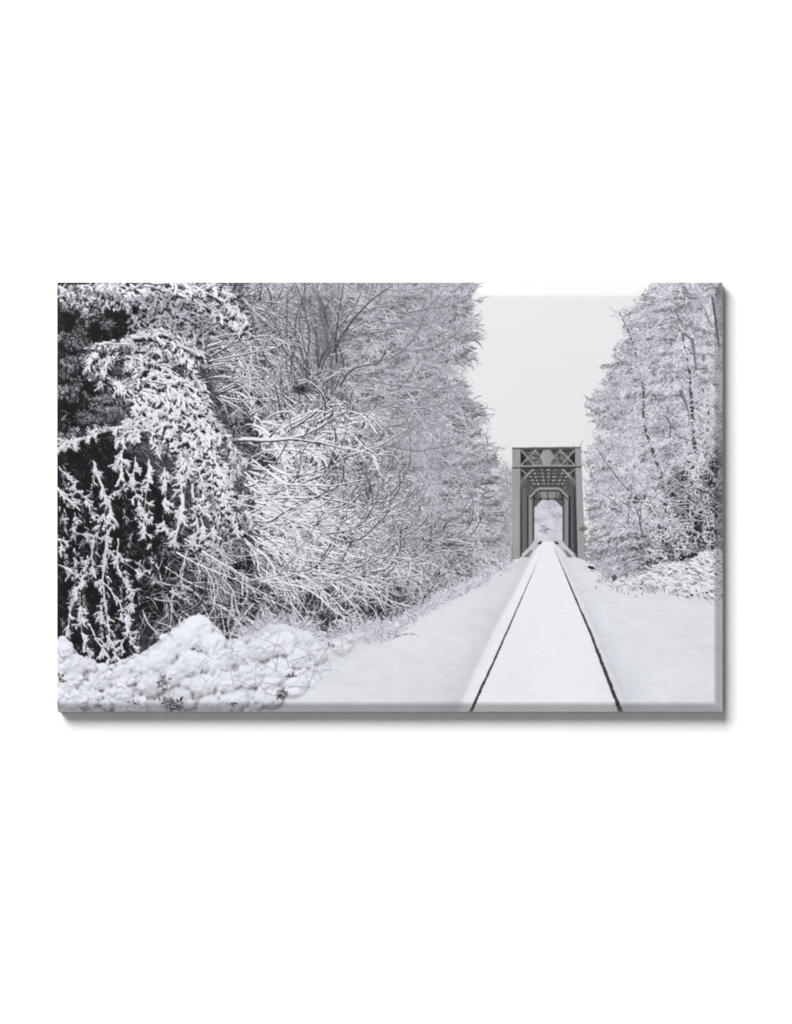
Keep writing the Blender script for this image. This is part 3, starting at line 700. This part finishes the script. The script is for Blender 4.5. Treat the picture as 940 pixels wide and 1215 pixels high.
    pl = [path([(x0+U(-4, 4), y0+U(-5, 5)), (x0+U(-6, 8), y0+l*.35), (x0+U(-9, 9), y0+l*.7), (x0+U(-10, 8), y0+l)]) for x0, y0, l in ((76, 545, 50), (84, 575, 60), (98, 590, 70), (110, 555, 60), (118, 600, 80), (132, 590, 70), (146, 570, 60), (90, 650, 70), (106, 680, 80), (124, 670, 90), (140, 690, 80), (76, 640, 40), (158, 600, 60), (150, 650, 60), (80, 700, 40), (72, 600, 40), (165, 660, 60), (180, 640, 60))]
    plume(pl[::2], 4.5, 30, 6.5, .75, 176, 60, 'conifer', droop=.05, spread=.8, under=34, lump=.3, thr=.35, drop_=50)
    plume(pl[1::2], 4.0, 34, 6.0, .95, 222, 96, 'conifer', droop=.05, spread=.75, under=34, lump=.3, thr=.4, drop_=70)
    # lower left: snowy hanging branches over the black
    for pts, r in (([(70, 555), (84, 572), (98, 590), (106, 600)], 1.8), ([(70, 580), (82, 596), (98, 605)], 1.8), ([(112, 548), (122, 572), (132, 600), (126, 640), (122, 690), (132, 760)], 2.0), ([(150, 556), (160, 590), (170, 616)], 1.3),
                   ([(92, 634), (112, 640), (110, 680), (90, 716), (82, 752)], 1.8), ([(126, 650), (150, 668), (180, 690), (215, 712)], 1.5), ([(122, 690), (140, 712), (152, 742), (140, 775)], 1.5), ([(104, 660), (96, 700), (100, 745), (112, 785)], 1.6),
                   ([(128, 600), (118, 630), (104, 672), (92, 700)], 1.6), ([(140, 640), (138, 680), (150, 705)], 1.4), ([(70, 640), (80, 652), (92, 640)], 1.6), ([(70, 670), (82, 676), (78, 690)], 1.6), ([(120, 720), (128, 760), (140, 790)], 1.5), ([(160, 700), (150, 740), (164, 770)], 1.2), ([(105, 740), (120, 770), (130, 788)], 1.5)):
        bough(pts, r, 0.6, (5, 18), 216, (0.4, 1.0), .8, grav=.012)
seed(107); conifer()

# ---------------------------------------------------------------- frosted trees right of the bridge
FT_EDGE = [(335, 782), (345, 772), (358, 762), (372, 752), (384, 750), (395, 744), (405, 746), (420, 736), (440, 722), (455, 716), (468, 709), (478, 706), (485, 720), (495, 708), (508, 714), (520, 716), (540, 704), (560, 707), (600, 707), (640, 707), (670, 708), (690, 725)]
def frost_tree():
    edge = interp_line(FT_EDGE, YY)-(vnoise(9, 3, 71)-0.5)*24
    n = vnoise(30, 4, 72); f = vnoise(3.5, 3, 73)
    bot = interp_line([(690, 676), (720, 686), (760, 680), (859, 668)], XX)
    m = sstep(-4, 12, XX-edge)*sstep(2, -4, YY-bot)
    dark = np.clip(np.clip(sstep(530, 590, YY)*sstep(735, 805, XX)+.8*sstep(470, 560, YY)*sstep(800, 856, XX), 0, 1)*(.95+(n-.5)*1.5), 0, 1)
    ok = ~np.isin(PID, [P[k] for k in ('bridge', 'post_l', 'post_r', 'lattice', 'disc')]); gap = (vnoise(5, 3, 76)+.9*sstep(6, 60, XX-edge)+.3*sstep(560, 600, YY)) > .46; big = vnoise(26, 2, 74); mid = vnoise(10, 2, 75, sx=1.5)
    v = 172+(n-.5)*40+(f-.5)*36-dark*112-16*sstep(560, 650, YY)-14*sstep(620, 340, YY)*0
    fill(m*.93*blur(((vnoise(5, 3, 76)+.9*sstep(6, 60, XX-edge)+.3*sstep(560, 600, YY)) > .46).astype(np.float32), .7), grey(v), 'frost_tree')
    for ps in range(6):
        N = 3400; x = U(692, 864, N); y = U(330, 690, N)
        e = np.interp(y, [p[0] for p in FT_EDGE], [p[1] for p in FT_EDGE])
        k = (x > e-rng.normal(-6, 5, N)) & (y < np.interp(x, [690, 720, 760, 859], [676, 686, 680, 668])-2) & (at(gap, x, y) | (U(0, 1, N) < .12)); x, y = x[k], y[k]; N = len(x)
        L = U(4, 14, N)
        th = np.where(x < 775, math.pi+(at(big, x, y)-.5)*2.4-.1+rng.normal(0, .4, N), math.pi*.5+(at(big, x, y)-.5)*9+rng.normal(0, .8, N))
        X, Y, T = curves(x, y, th, L, 8, 0.010, .11)
        d = at(dark, x, y); up = sstep(620, 480, y)
        tone = (at(mid, x, y)-.5)*70+(at(big, x, y)-.5)*50
        v = np.where(U(0, 1, N) < 0.74+.1*up-.50*d, U(184, 224, N)-8*d, U(132, 166, N)-108*d)+tone-14*sstep(560, 640, y)*sstep(790, 730, x)*(1-.4*d)
        v = np.clip(v, 30, 238)
        draw(X, Y, taper(N, 8, U(.42, .72, N), .32), v, v-30-34*d, .25, 'frost_tree', lump=.2, clip=ok)
    seed(304)
    P_ = []
    for k in range(210):
        y0 = U(330, 655); x1 = np.interp(y0-4, [p[0] for p in FT_EDGE], [p[1] for p in FT_EDGE])
        left = U(0, 1) < .8
        x0 = U(x1+26, 830) if left else U(800, 850); l = min(U(34, 80), x0-x1+U(0, 14)) if left else U(20, 50)
        P_.append((x0, y0, -1 if left else 1, l))
    for x1, y1 in ((697, 479), (705, 440), (733, 395), (698, 493), (712, 428), (742, 374), (704, 512), (752, 352), (697, 545), (724, 416)): P_.append((x1+52, y1-14, -1, 54)); P_.append((x1+46, y1-9, -1, 46))
    P_.sort(key=lambda p: p[1]*.7+U(0, 80))
    pl = [(x0+d_*l*np.linspace(0, 1, 24), y0+l*(.30*np.linspace(0, 1, 24)**1.6-.10*np.linspace(0, 1, 24))*U(.3, 1.4)+np.cumsum(rng.normal(0, .25, 24))) for x0, y0, d_, l in P_]
    dk_ = np.array([at(dark, x0+d_*l*.5, y0) for x0, y0, d_, l in P_])
    cl_ = ok & (XX > edge-6-34*(vnoise(7, 3, 77, gain=.8)[:, 40:41]-.42)) & (YY < bot)
    li = [p for p, q in zip(pl, dk_) if q < .35]; di = [p for p, q in zip(pl, dk_) if q >= .35]
    plume(li, 4.2, 70, 7, .52, 232, 150, 'frost_tree', clip=cl_, droop=.012, spread=.55, under=128, lump=.15, drop_=34)
    if di: plume(di, 3.0, 34, 7, .6, 206, 84, 'frost_tree', clip=cl_, droop=.01, spread=.7, under=46, stem=50, lump=.2, drop_=60)
    # trunks and limbs
    Xl, Yl, Tl = curves([803, 800, 790, 784, 845, 812, 778], [660, 640, 640, 660, 650, 655, 600], [-1.6, -1.75, -1.9, -1.75, -1.62, -1.4, -1.9], [300, 170, 150, 120, 260, 200, 110], 40, 0, .015)
    Rl = taper(7, 40, [2.6, 2.2, 2.0, 1.7, 3.0, 2.2, 1.5], [.6, .6, .6, .5, .9, .6, .5])
    x, y, th, r, par, t = children(Xl, Yl, Tl, Rl, 12, .12, 1, (.4, 1.1)); N = len(x)
    th = np.where(U(0, 1, N) < .6, math.pi+rng.normal(.15, .5, N), th)
    X1, Y1, T1 = curves(x, y, th, U(18, 60, N), 14, -.002, .04); R1 = taper(N, 14, np.clip(r*.45, .5, 1.2), .4)
    x, y, th, r, par, t = children(X1, Y1, T1, R1, 6, .1, 1, (.3, 1.0)); M = len(x)
    X2, Y2, T2 = curves(x, y, th, U(4, 13, M), 8, .012, .08)
    ok &= XX > edge-8
    pass
    draw(X1, Y1, R1*.95, U(186, 230, N), U(90, 140, N), U(.0, .5, N), 'frost_tree', lump=.2, clip=ok)
    # trunks show only in stretches between the snowy twigs
    draw(Xl, Yl, Rl*1.1, 178, 84, -.1, 'frost_tree', lump=.05, soft=.9, jit=5)
    draw(X2, Y2, taper(M, 8, .6, .36), U(186, 232, M), U(135, 180, M), .4, 'frost_tree', lump=.2, clip=ok)
    N = 1500; i = rng.integers(0, 7, N); k = rng.integers(0, 40, N); x = Xl[i, k]+rng.normal(0, 5, N); y = Yl[i, k]+rng.normal(0, 3, N)
    X, Y, T = curves(x, y, U(-math.pi, math.pi, N), U(4, 12, N), 6, .01, .06)
    draw(X, Y, taper(N, 6, .75, .45), U(188, 234, N), U(140, 180, N), .4, 'frost_tree', lump=.2)
    # short dark forks
    for pts, r in (([(802, 368), (806, 378), (810, 388)], 1.1), ([(786, 374), (802, 378)], .8), ([(812, 395), (820, 402), (823, 418)], 1.2), ([(822, 402), (824, 420), (826, 438)], 1.4), ([(808, 464), (814, 478), (818, 492), (817, 505)], 1.7), ([(792, 496), (796, 504), (795, 518)], 1.3), ([(845, 350), (850, 385), (854, 410)], 1.4), ([(838, 372), (845, 388)], 1.1), ([(805, 335), (814, 342), (818, 350)], 1.0)):
        p = np.array(pts, float); u = np.linspace(0, len(p)-1, 16)
        draw(np.interp(u, range(len(p)), p[:, 0])[None], np.interp(u, range(len(p)), p[:, 1])[None], taper(1, 16, r*1.0, r*.6), 140, 62, -.35, 'frost_tree', jit=4, lump=.2)
    # feathered sprays against the sky
    ys = np.array([352, 366, 380, 398, 425, 439, 464, 497, 521, 552, 348, 360, 374, 388, 402, 418, 432, 446, 458, 470, 490, 503, 515, 528, 545, 556, 570, 590, 610])
    e = np.interp(ys, [p[0] for p in FT_EDGE], [p[1] for p in FT_EDGE])
    N = len(ys); X, Y, T = curves(e+U(42, 55, N), ys-U(2, 20, N), math.pi-U(.0, .35, N), U(40, 56, N), 14, U(-.002, .003, N), .05)
    R = taper(N, 14, .9, .45); x, y, th, r, par, t = children(X, Y, T, R, 26, .1, 1, (.25, .9)); M = len(x)
    X1, Y1, T1 = curves(x, y, th, U(4, 13, M), 8, .004, .08)
    ok &= XX > edge-12; draw(X, Y, R*.7, 196, 140, .2, 'frost_tree', clip=ok)
    draw(X1, Y1, taper(M, 8, .6, .35), U(182, 220, M), U(138, 170, M), .2, 'frost_tree', lump=.2, clip=ok)
    # bright crossing stems low at the right
    N = 60; x = U(735, 850, N); y = U(580, 670, N)
    X, Y, T = curves(x, y, np.where(U(0, 1, N) < .5, -.5, -2.5)+rng.normal(0, .4, N), U(25, 75, N), 14, .003, .025)
    draw(X, Y, taper(N, 14, .8, .45), U(190, 226, N), 96, .4, 'frost_tree', lump=.2, clip=ok)
seed(108); frost_tree()

# ---------------------------------------------------------------- bramble heap on the right, under snow
def heap(pts, pid, seed, nl, rr, holes, v0=228, dk=60, big=1.0):
    xs = [p[0] for p in pts]; top = interp_line(pts, XX)+(vnoise(6, 3, seed)-.5)*9
    return top

def bramble():
    top = interp_line([(735, 690), (760, 680), (785, 668), (800, 664), (815, 668), (830, 657), (842, 652), (852, 656), (862, 654)], XX)+(vnoise(6, 3, 81)-.5)*8
    bot = interp_line([(735, 692), (770, 700), (800, 706), (830, 710), (862, 712)], XX)+(vnoise(8, 3, 82)-.5)*6
    m = sstep(-1, 1.5, YY-top)*sstep(1.5, -2, YY-bot)*(XX > 736)
    h = vnoise(6, 4, 83); f = vnoise(2, 2, 84)
    fill(m, grey(176+(h-.5)*150+(f-.5)*40), 'bramble')
    N = 420; x = U(740, 862, N); y = U(650, 712, N)
    t = np.interp(x, [735, 760, 785, 800, 815, 830, 842, 862], [690, 680, 668, 664, 668, 657, 652, 654]); b = np.interp(x, [735, 770, 800, 830, 862], [692, 700, 706, 710, 712])
    k = (y > t) & (y < b-1); x, y = x[k], y[k]; N = len(x)
    X, Y, T = curves(x, y, U(-.7, .7, N)+np.where(U(0, 1, N) < .5, 0, math.pi), U(5, 16, N), 8, .05, .06)
    draw(X, Y, taper(N, 8, 1.5, .9), U(212, 238, N), U(90, 150, N), .35, 'bramble', lump=.25, soft=1.0)
    for _ in range(46):
        j = rng.integers(0, N); line(x[j], y[j]+2, x[j]+U(1, 3.5), y[j]+2+U(-.8, 1.2), U(.8, 2.2), grey(np.float32(U(45, 90))), 'bramble')
    X, Y, T = curves(x, y-1, U(-.6, .6, N), U(4, 10, N), 6, .06, .06)
    draw(X[::2], Y[::2], taper(len(X[::2]), 6, 1.3, .9), 234, 170, .4, 'bramble', lump=.25, soft=1.1)
    # litter along the foot, and the tuft beside the bridge
    for cx, cy, n_, w in ((728, 683, 40, 9), (722, 690, 20, 6), (765, 700, 50, 26), (712, 676, 30, 8)):
        X, Y, T = curves(cx+rng.normal(0, w, n_), cy+rng.normal(0, 3, n_), U(-2.8, -.3, n_), U(2, 7, n_), 5, .04, .08)
        draw(X, Y, taper(n_, 5, .6, .4), U(200, 230, n_), U(110, 170, n_), .2, 'bramble')
    poly([(725, 684), (730, 681), (733, 686), (728, 690)], grey(np.float32(96)), 'bramble')
    poly([(697.5, 671), (703, 671.5), (706.5, 675), (702, 675.5), (698, 673.5)], grey(np.float32(38)), 'stub')
    poly([(696, 668.3), (704, 669.3), (707, 673), (703, 671.8), (697, 671)], grey(np.float32(232)), 'embankment')
seed(109); bramble()

# ---------------------------------------------------------------- snow-buried bushes in the left foreground
def bush():
    global COL
    T0 = [(60, 752), (80, 758), (92, 775), (108, 782), (126, 792), (150, 780), (165, 776), (185, 764), (200, 748), (215, 738), (235, 730), (250, 736), (262, 748), (270, 760), (285, 758), (305, 752), (320, 740), (345, 742), (365, 748), (380, 764), (400, 756), (425, 748), (445, 752), (470, 745)]
    # thin snowy weeds behind the lumps
    N = 420; x = U(285, 470, N); y = np.interp(x, [p[0] for p in T0], [p[1] for p in T0])+U(-2, 12, N)
    X, Y, T = curves(x, y, U(-2.7, -.4, N), U(8, 30, N), 9, .02, .06)
    draw(X, Y, taper(N, 9, 1.1, .6), U(210, 238, N), U(120, 170, N), .45, 'snow_bush', lump=.3)
    N = 520; x = U(425, 600, N); y = np.interp(x, [440, 470, 520, 570, 600], [754, 743, 713, 689, 671])+rng.normal(1, 3.2, N)
    X, Y, T = curves(x, y, U(-2.6, -.4, N), U(4, 14, N), 6, .02, .07)
    draw(X, Y, taper(N, 6, .9, .5), U(214, 238, N), U(150, 190, N), .4, 'snow_bush', lump=.3)
    top = interp_line(T0, XX)+(vnoise(7, 3, 91)-.5)*9
    bot = interp_line([(60, 860), (355, 860), (362, 845), (372, 812), (400, 792), (430, 772), (470, 750)], XX)
    right = interp_line([(735, 455), (760, 432), (780, 405), (800, 385), (820, 368), (845, 350), (860, 340)], YY)+(vnoise(14, 3, 92)-.5)*26
    m = sstep(-1.2, 1.2, YY-top)*np.clip(sstep(52, -58, XX-right)*1.25-.25*vnoise(9, 3, 90), 0, 1)
    # a relief of rounded pillows, lit from the sky above
    H = np.zeros((HS, WS), np.float32); gn = vnoise(4, 3, 96); g1 = vnoise(11, 3, 97)
    for cx, cy, r in ((235, 744, 17), (222, 758, 20), (250, 764, 18), (205, 768, 16), (190, 785, 18), (165, 792, 16), (230, 785, 22), (260, 785, 20), (206, 800, 17), (180, 812, 18), (148, 800, 15), (120, 806, 16), (90, 790, 15), (74, 768, 13), (78, 815, 14), (104, 828, 16), (140, 826, 18), (240, 812, 18), (268, 808, 17), (290, 778, 17), (312, 770, 18), (336, 764, 17), (300, 800, 20), (330, 796, 19), (356, 780, 17), (320, 826, 18), (215, 826, 13), (280, 832, 15), (350, 812, 16), (376, 778, 12), (405, 768, 11), (86, 840, 14), (160, 838, 13), (250, 838, 16)):
        fine = 5 if cx < 170 else 2
        subs = [(cx, cy, r)]+[(cx+U(-.9, .9)*r, cy+U(-.9, .8)*r, r*U(.3, .6)) for _ in range(fine)]+[(cx+U(-1, 1)*r, cy+U(-1, .9)*r, r*U(.12, .26)) for _ in range(fine)]
        for x, y, q in subs:
            a = max(0, int((x-q-X0)*S)); b = min(WS, int((x+q-X0)*S)); c = max(0, int((y-q-Y0)*S)); d = min(HS, int((y+q-Y0)*S))
            if a >= b or c >= d: continue
            e = 1-((XX[c:d, a:b]-x)**2+((YY[c:d, a:b]-y)*1.15)**2)/(q*q)+(gn[c:d, a:b]-.5)*.5
            base_h = 0 if q == r else .32*r
            H[c:d, a:b] = np.maximum(H[c:d, a:b], np.sqrt(np.clip(e, 0, None))*q*.8+base_h*(e > 0))
    m = np.maximum(m, (H > 1.5)*sstep(-9, -6, YY-top)*sstep(52, -58, XX-right)); m = blur(m, .5)
    H = blur(H, 2.3)+blur((g1-.5)*5+(gn-.5)*(1.0+2*(XX < 170)), 1.2)
    hy = np.gradient(H, axis=0)*S; hx = np.gradient(H, axis=1)*S
    nz = 1/np.sqrt(1+hx*hx*.5+hy*hy*.5)
    occ = np.clip(blur(H, 4)-H, -3, 6)
    v = 224+np.clip(hy*22+hx*9, -54, 15)-8*(1-nz)*3-np.clip(occ-.2, 0, 6)*19+np.clip(-occ, 0, 3)*4+(gn-.5)*6
    v = v-np.clip(occ-.9, 0, 4)*sstep(.5, .68, vnoise(13, 2, 89))*30
    v = v+(vnoise(46, 2, 99)-.5)*22+8*np.exp(-((XX-238)/26)**2-((YY-748)/16)**2)-16*np.exp(-((XX-200)/40)**2-((YY-822)/14)**2)
    fill(m, grey(np.clip(v, 96, 242), (.98, .988, 1.026)), 'snow_bush')
    def loads(N, box, r, L, v, d, soft=1.5, dim=.25):
        x = U(box[0], box[2], N); y = U(box[1], box[3], N)
        k = at(m, x, y) > .5; x, y = x[k], y[k]; o = np.argsort(y+rng.normal(0, 5, len(y))); x, y = x[o], y[o]; M = len(x)
        X, Y, T = curves(x, y, U(-.9, .9, M)+np.where(U(0, 1, M) < .5, 0, math.pi), U(L*.5, L*1.4, M), 8, .06, .10)
        rr = U(r*.55, r*1.3, M); tn = (at(g1, x, y)-.5)*36
        # each load: a soft grey underside first, then the white pillow over it
        for q in range(0, M, max(1, M//14)):
            e = slice(q, min(M, q+max(1, M//14)))
            draw(X[e]+.6, Y[e]+rr[e, None]*.75, taper(len(X[e]), 8, rr[e], rr[e]*.6), d-14+tn[e], d-30+tn[e], 0, 'snow_bush', lump=.3, soft=2, clip=mm, jit=6)
            draw(X[e], Y[e], taper(len(X[e]), 8, rr[e]*1.05, rr[e]*.7), v+tn[e]*.4, d+8+tn[e]*.6, .55, 'snow_bush', lump=.3, soft=1.7, clip=mm, jit=5)
    mm = m > .5
    loads(70, (66, 735, 170, 845), 2.2, 8, 236, 204)
    loads(26, (265, 735, 390, 845), 2.4, 14, 237, 214)
    sm = blur(COL, .7); w_ = (m*.5*sstep(0, 6, YY-top))[..., None]; COL[:] = COL*(1-w_)+sm*w_
    # dark gaps where twigs and leaves show, and thin stems
    hole = np.zeros((HS, WS), np.float32)
    HL = ((205, 836, 13, 10, 70), (193, 808, 5, 8, 26), (235, 771, 6, 3, 4), (335, 824, 5, 8, 22), (155, 833, 8, 2, 5), (72, 806, 3, 6, 10), (345, 802, 9, 2, 4), (392, 766, 9, 2, 4), (240, 796, 3, 3, 2), (120, 820, 4, 2, 3), (100, 840, 8, 2, 4), (276, 835, 6, 2, 3))
    for cx, cy, w, h_, n_ in HL: hole = np.maximum(hole, np.exp(-((XX-cx)/w)**2-((YY-cy)/h_)**2)*(.5 if n_ < 10 else .85))
    hole = np.clip(hole+(gn-.5)*1.1+(vnoise(2, 2, 98)-.5)*.5-.30, 0, 1)*(hole > .08)
    fill(np.clip(hole*2.6, 0, 1)*(m > .5), grey(70+(gn-.5)*60))
    for cx, cy, w, h_, n_ in HL:
        x = cx+rng.normal(0, w*.5, n_); y = cy+rng.normal(0, h_*.5, n_)
        X, Y, T = curves(x, y, U(-math.pi, math.pi, n_), U(1.5, 6, n_), 5, .02, .1)
        v = np.where(U(0, 1, n_) < .4, U(190, 228, n_), U(62, 150, n_))
        draw(X, Y, taper(n_, 5, U(.5, 1.3, n_), .5), v, v-20, 0.2, 'snow_bush', clip=(m > .5), lump=.3)
    N = 60; x = U(230, 430, N); y = U(765, 820, N)
    X, Y, T = curves(x, y, U(-2.6, -.2, N), U(10, 38, N), 10, .02, .04)
    draw(X, Y, taper(N, 10, .42, .3), U(165, 210, N), U(140, 175, N), 0, 'snow_bush', clip=m > .35)
seed(110); bush()

# the printed photograph: firm contrast in the woods, a little softness overall
w_ = np.isin(PID, [P[k] for k in ('bare_tree', 'thicket', 'conifer', 'frost_tree', 'bramble')])
d_ = (COL[w_]-150)*np.where(PID[w_] == P['bare_tree'], 1.12, 1.17)[:, None]+152
COL[w_] = np.where(d_ > 225, 225+(d_-225)*.45, np.maximum(d_, 20))
PID[(PID == P['sky']) & (YY > 556)] = P['distant_wood']
for _ in range(1):
    COL[1:-1] = (COL[:-2]+2*COL[1:-1]+COL[2:])/4; COL[:, 1:-1] = (COL[:, :-2]+2*COL[:, 1:-1]+COL[:, 2:])/4

# ================================================================ build the print
# The front is one curved sheet: flat in the middle, rolled down towards its four edges. It is cut along the outlines of
# what the picture shows, so that each printed thing is a piece of the sheet of its own.
DS = 2                                   # two drawing samples to one cell of the sheet
GW, GH = WS//DS, HS//DS
avg = COL[:GH*DS, :GW*DS].reshape(GH, DS, GW, DS, 3).mean((1, 3))
ids = PID[:GH*DS:DS, :GW*DS:DS]
# sheet corners: average of the cells that meet there
pad = np.pad(avg, ((1, 1), (1, 1), (0, 0)), mode='edge')
corner = (pad[:-1, :-1]+pad[1:, :-1]+pad[:-1, 1:]+pad[1:, 1:])/4
cells = pad                                # kept for sharpening: corners lean back towards the detail of the cells
soft = (np.pad(corner, ((1, 1), (1, 1), (0, 0)), mode='edge'))
soft = (soft[:-2, 1:-1]+soft[2:, 1:-1]+soft[1:-1, :-2]+soft[1:-1, 2:])/4
corner = np.clip(corner+(corner-soft)*0.25, 4, 250)
lin = corner/255.0
lin = np.where(lin <= 0.04045, lin/12.92, ((lin+0.055)/1.055)**2.4)
lin = np.clip((lin-SPEC_LIFT)/LIGHT_GAIN, 0.002, 0.86).astype(np.float32)

gx, gy = np.meshgrid(np.arange(GW+1)*DS/S, np.arange(GH+1)*DS/S)      # print units from the upper left corner
def roll(d, width, slope, shoulder):
    """drop of the sheet at distance d from an edge: a flat chamfer that meets the face in a rounded shoulder"""
    u = width-d                          # how far past the start of the chamfer
    return np.where(u > shoulder, slope*u, np.where(u > -shoulder, slope*(u+shoulder)**2/(4*shoulder), 0))
def lip(d, w, h): return h*np.clip(1-d/w, 0, 1)
drop = np.maximum(np.maximum(roll(gx, 6, 0.12, 3)+lip(gx, 1.2, 1.2), roll(PW-gx, 9, 2.0, 3.5)+lip(PW-gx, 1.2, 2.5)),
                  np.maximum(roll(gy, 15, 0.42, 3)+lip(gy, 0.8, 1.0), roll(PH-gy, 9.5, 1.3, 3.5)+lip(PH-gy, 1.4, 2.5)))
ky = (CAM_D-T_FRONT)/CAM_D
vx = (gx+X0-CX)*U_M*ky; vz = (CY-gy-Y0)*U_M*ky; vy = -(T_FRONT-drop*U_M)

print_root = bpy.data.objects.new('photo_print', None); scene.collection.objects.link(print_root)
print_root.location = ((X0+PW/2-CX)*U_M*ky, 0, (CY-Y0-PH)*U_M*ky); print_root.empty_display_size = 0.05
print_root['label'] = 'wide picture of a snowy railway track and a steel bridge on the white wall'
print_root['category'] = 'picture'
ox, oz = print_root.location.x, print_root.location.z
V = np.stack([vx-ox, vy, vz-oz], -1).reshape(-1, 3).astype(np.float32)
LIN = np.concatenate([lin.reshape(-1, 3), np.ones(((GW+1)*(GH+1), 1), np.float32)], 1)
a = (np.arange(GH)[:, None]*(GW+1)+np.arange(GW)[None, :])
QUADS = np.stack([a, a+GW+1, a+GW+2, a+1], -1).astype(np.int32)
# one shading normal field for the whole sheet, so that the seams between pieces do not show
gzx = np.gradient(vy, axis=1)/np.gradient(vx, axis=1); gzy = np.gradient(vy, axis=0)/np.gradient(vz, axis=0)
NRM = np.stack([gzx, -np.ones_like(gzx), gzy], -1); NRM /= np.linalg.norm(NRM, axis=-1, keepdims=True); NRM = NRM.reshape(-1, 3).astype(np.float32)

def sheet_piece(name, kinds, parent, label=None):
    m = np.isin(ids, [P[k] for k in kinds])
    q = QUADS[m]
    if not len(q): return None
    used, inv = np.unique(q, return_inverse=True); inv = inv.reshape(-1)
    me = bpy.data.meshes.new(name)
    me.vertices.add(len(used)); me.vertices.foreach_set('co', V[used].reshape(-1))
    me.loops.add(len(inv)); me.loops.foreach_set('vertex_index', inv.astype(np.int32))
    me.polygons.add(len(q)); me.polygons.foreach_set('loop_start', np.arange(0, len(inv), 4, dtype=np.int32))
    me.update(calc_edges=True); me.validate()
    me.polygons.foreach_set('use_smooth', np.ones(len(q), bool))
    at = me.color_attributes.new('ink', 'FLOAT_COLOR', 'POINT'); at.data.foreach_set('color', LIN[used].reshape(-1))
    me.normals_split_custom_set_from_vertices(NRM[used])
    me.materials.append(INK_M)
    o = bpy.data.objects.new(name, me); scene.collection.objects.link(o); o.parent = parent
    if label: o['label'] = label
    return o

sheet_piece('printed_sky', ['sky'], print_root, 'pale grey winter sky in the picture')
wood = ids == P['distant_wood']; gx_c = (np.arange(GW)*DS/S+X0)[None, :]
ids = np.where(wood & (gx_c > 620) & (gx_c < 680), P['wood_beyond'], np.where(wood & (gx_c >= 680), P['wood_right'], ids))
sheet_piece('printed_wood', ['distant_wood'], print_root, 'misty grey trees between the bare tree and the bridge')
sheet_piece('printed_wood', ['wood_beyond'], print_root, 'pale far bank seen through the bridge')
sheet_piece('printed_wood', ['wood_right'], print_root, 'misty trees between the bridge and the frosted trees')
sheet_piece('printed_embankment', ['embankment'], print_root, 'smooth snow bank sloping away from the track')
sheet_piece('printed_track_bed', ['track_bed'], print_root, 'bright snow between the two rails')
sheet_piece('printed_rail', ['rail_l'], print_root, 'thinner dark rail, nearer the bushes')
sheet_piece('printed_rail', ['rail_r'], print_root, 'thicker dark rail, nearer the open snow')
bridge_o = sheet_piece('printed_bridge', ['bridge'], print_root, 'grey-green steel truss bridge over the track')
if bridge_o:
    sheet_piece('end_post', ['post_l'], bridge_o); sheet_piece('end_post', ['post_r'], bridge_o, 'end post with a round plate on it')
    sheet_piece('portal_lattice', ['lattice'], bridge_o); sheet_piece('round_plate', ['disc'], bridge_o)
sheet_piece('printed_tree', ['bare_tree'], print_root, 'tall bare tree with fine grey twigs beside the sky')
sheet_piece('printed_thicket', ['thicket'], print_root, 'tangled snow-topped branches')
sheet_piece('printed_conifer', ['conifer'], print_root, 'dark conifer with heavy drooping snow')
sheet_piece('printed_bush', ['snow_bush'], print_root, 'bushes buried in thick white snow')
sheet_piece('printed_tree', ['frost_tree'], print_root, 'frosted trees beyond the bridge')
sheet_piece('printed_bramble', ['bramble'], print_root, 'low heap of brambles under snow')
sheet_piece('printed_timber', ['stub'], print_root, 'dark timber end in the snow beside the bridge')

def block(name, x0, x1, y0, y1, d0, d1, mat):
    """a block given in print units; d = distance off the wall"""
    xa, xb = ((v-CX)*U_M*ky-ox for v in (x0, x1)); za, zb = ((CY-v)*U_M*ky-oz for v in (y1, y0)); ya, yb = -d1*U_M, -d0*U_M
    vs = [(xa, ya, za), (xb, ya, za), (xb, ya, zb), (xa, ya, zb), (xa, yb, za), (xb, yb, za), (xb, yb, zb), (xa, yb, zb)]
    return mesh_object(name, vs, [(0, 1, 2, 3), (5, 4, 7, 6), (4, 0, 3, 7), (1, 5, 6, 2), (3, 2, 6, 7), (4, 5, 1, 0)], mat, print_root)
block('backing_board', X0+0.2, X0+PW-0.2, Y0+0.2, Y0+PH-0.3, 0.4, 12.0, BOARD_M)
block('edge_strip', X0+1.0, X0+PW-0.2, Y0+PH-0.25, Y0+PH+1.0, 0.4, 19.2, STRIP_M)
block('edge_strip', X0+0.6, X0+PW-0.6, Y0-0.75, Y0+0.3, 0.4, 28.0, STRIP_M)  # thin grey strip added to stand in for soft shade along the top rim
def side_walls():
    """the print's own edge: a skirt from the rim of the sheet back to the board"""
    rim = np.concatenate([np.arange(GW+1), (np.arange(1, GH+1)*(GW+1)+GW), (GH*(GW+1)+np.arange(GW-1, -1, -1)), (np.arange(GH-1, 0, -1)*(GW+1))])
    f = V[rim]; b = f.copy(); b[:, 1] = -11.0*U_M
    n = len(rim); faces = [(i, n+i, n+(i+1) % n, (i+1) % n) for i in range(n)]
    mesh_object('side_edge', np.concatenate([f, b]), faces, STRIP_M, print_root)
side_walls()
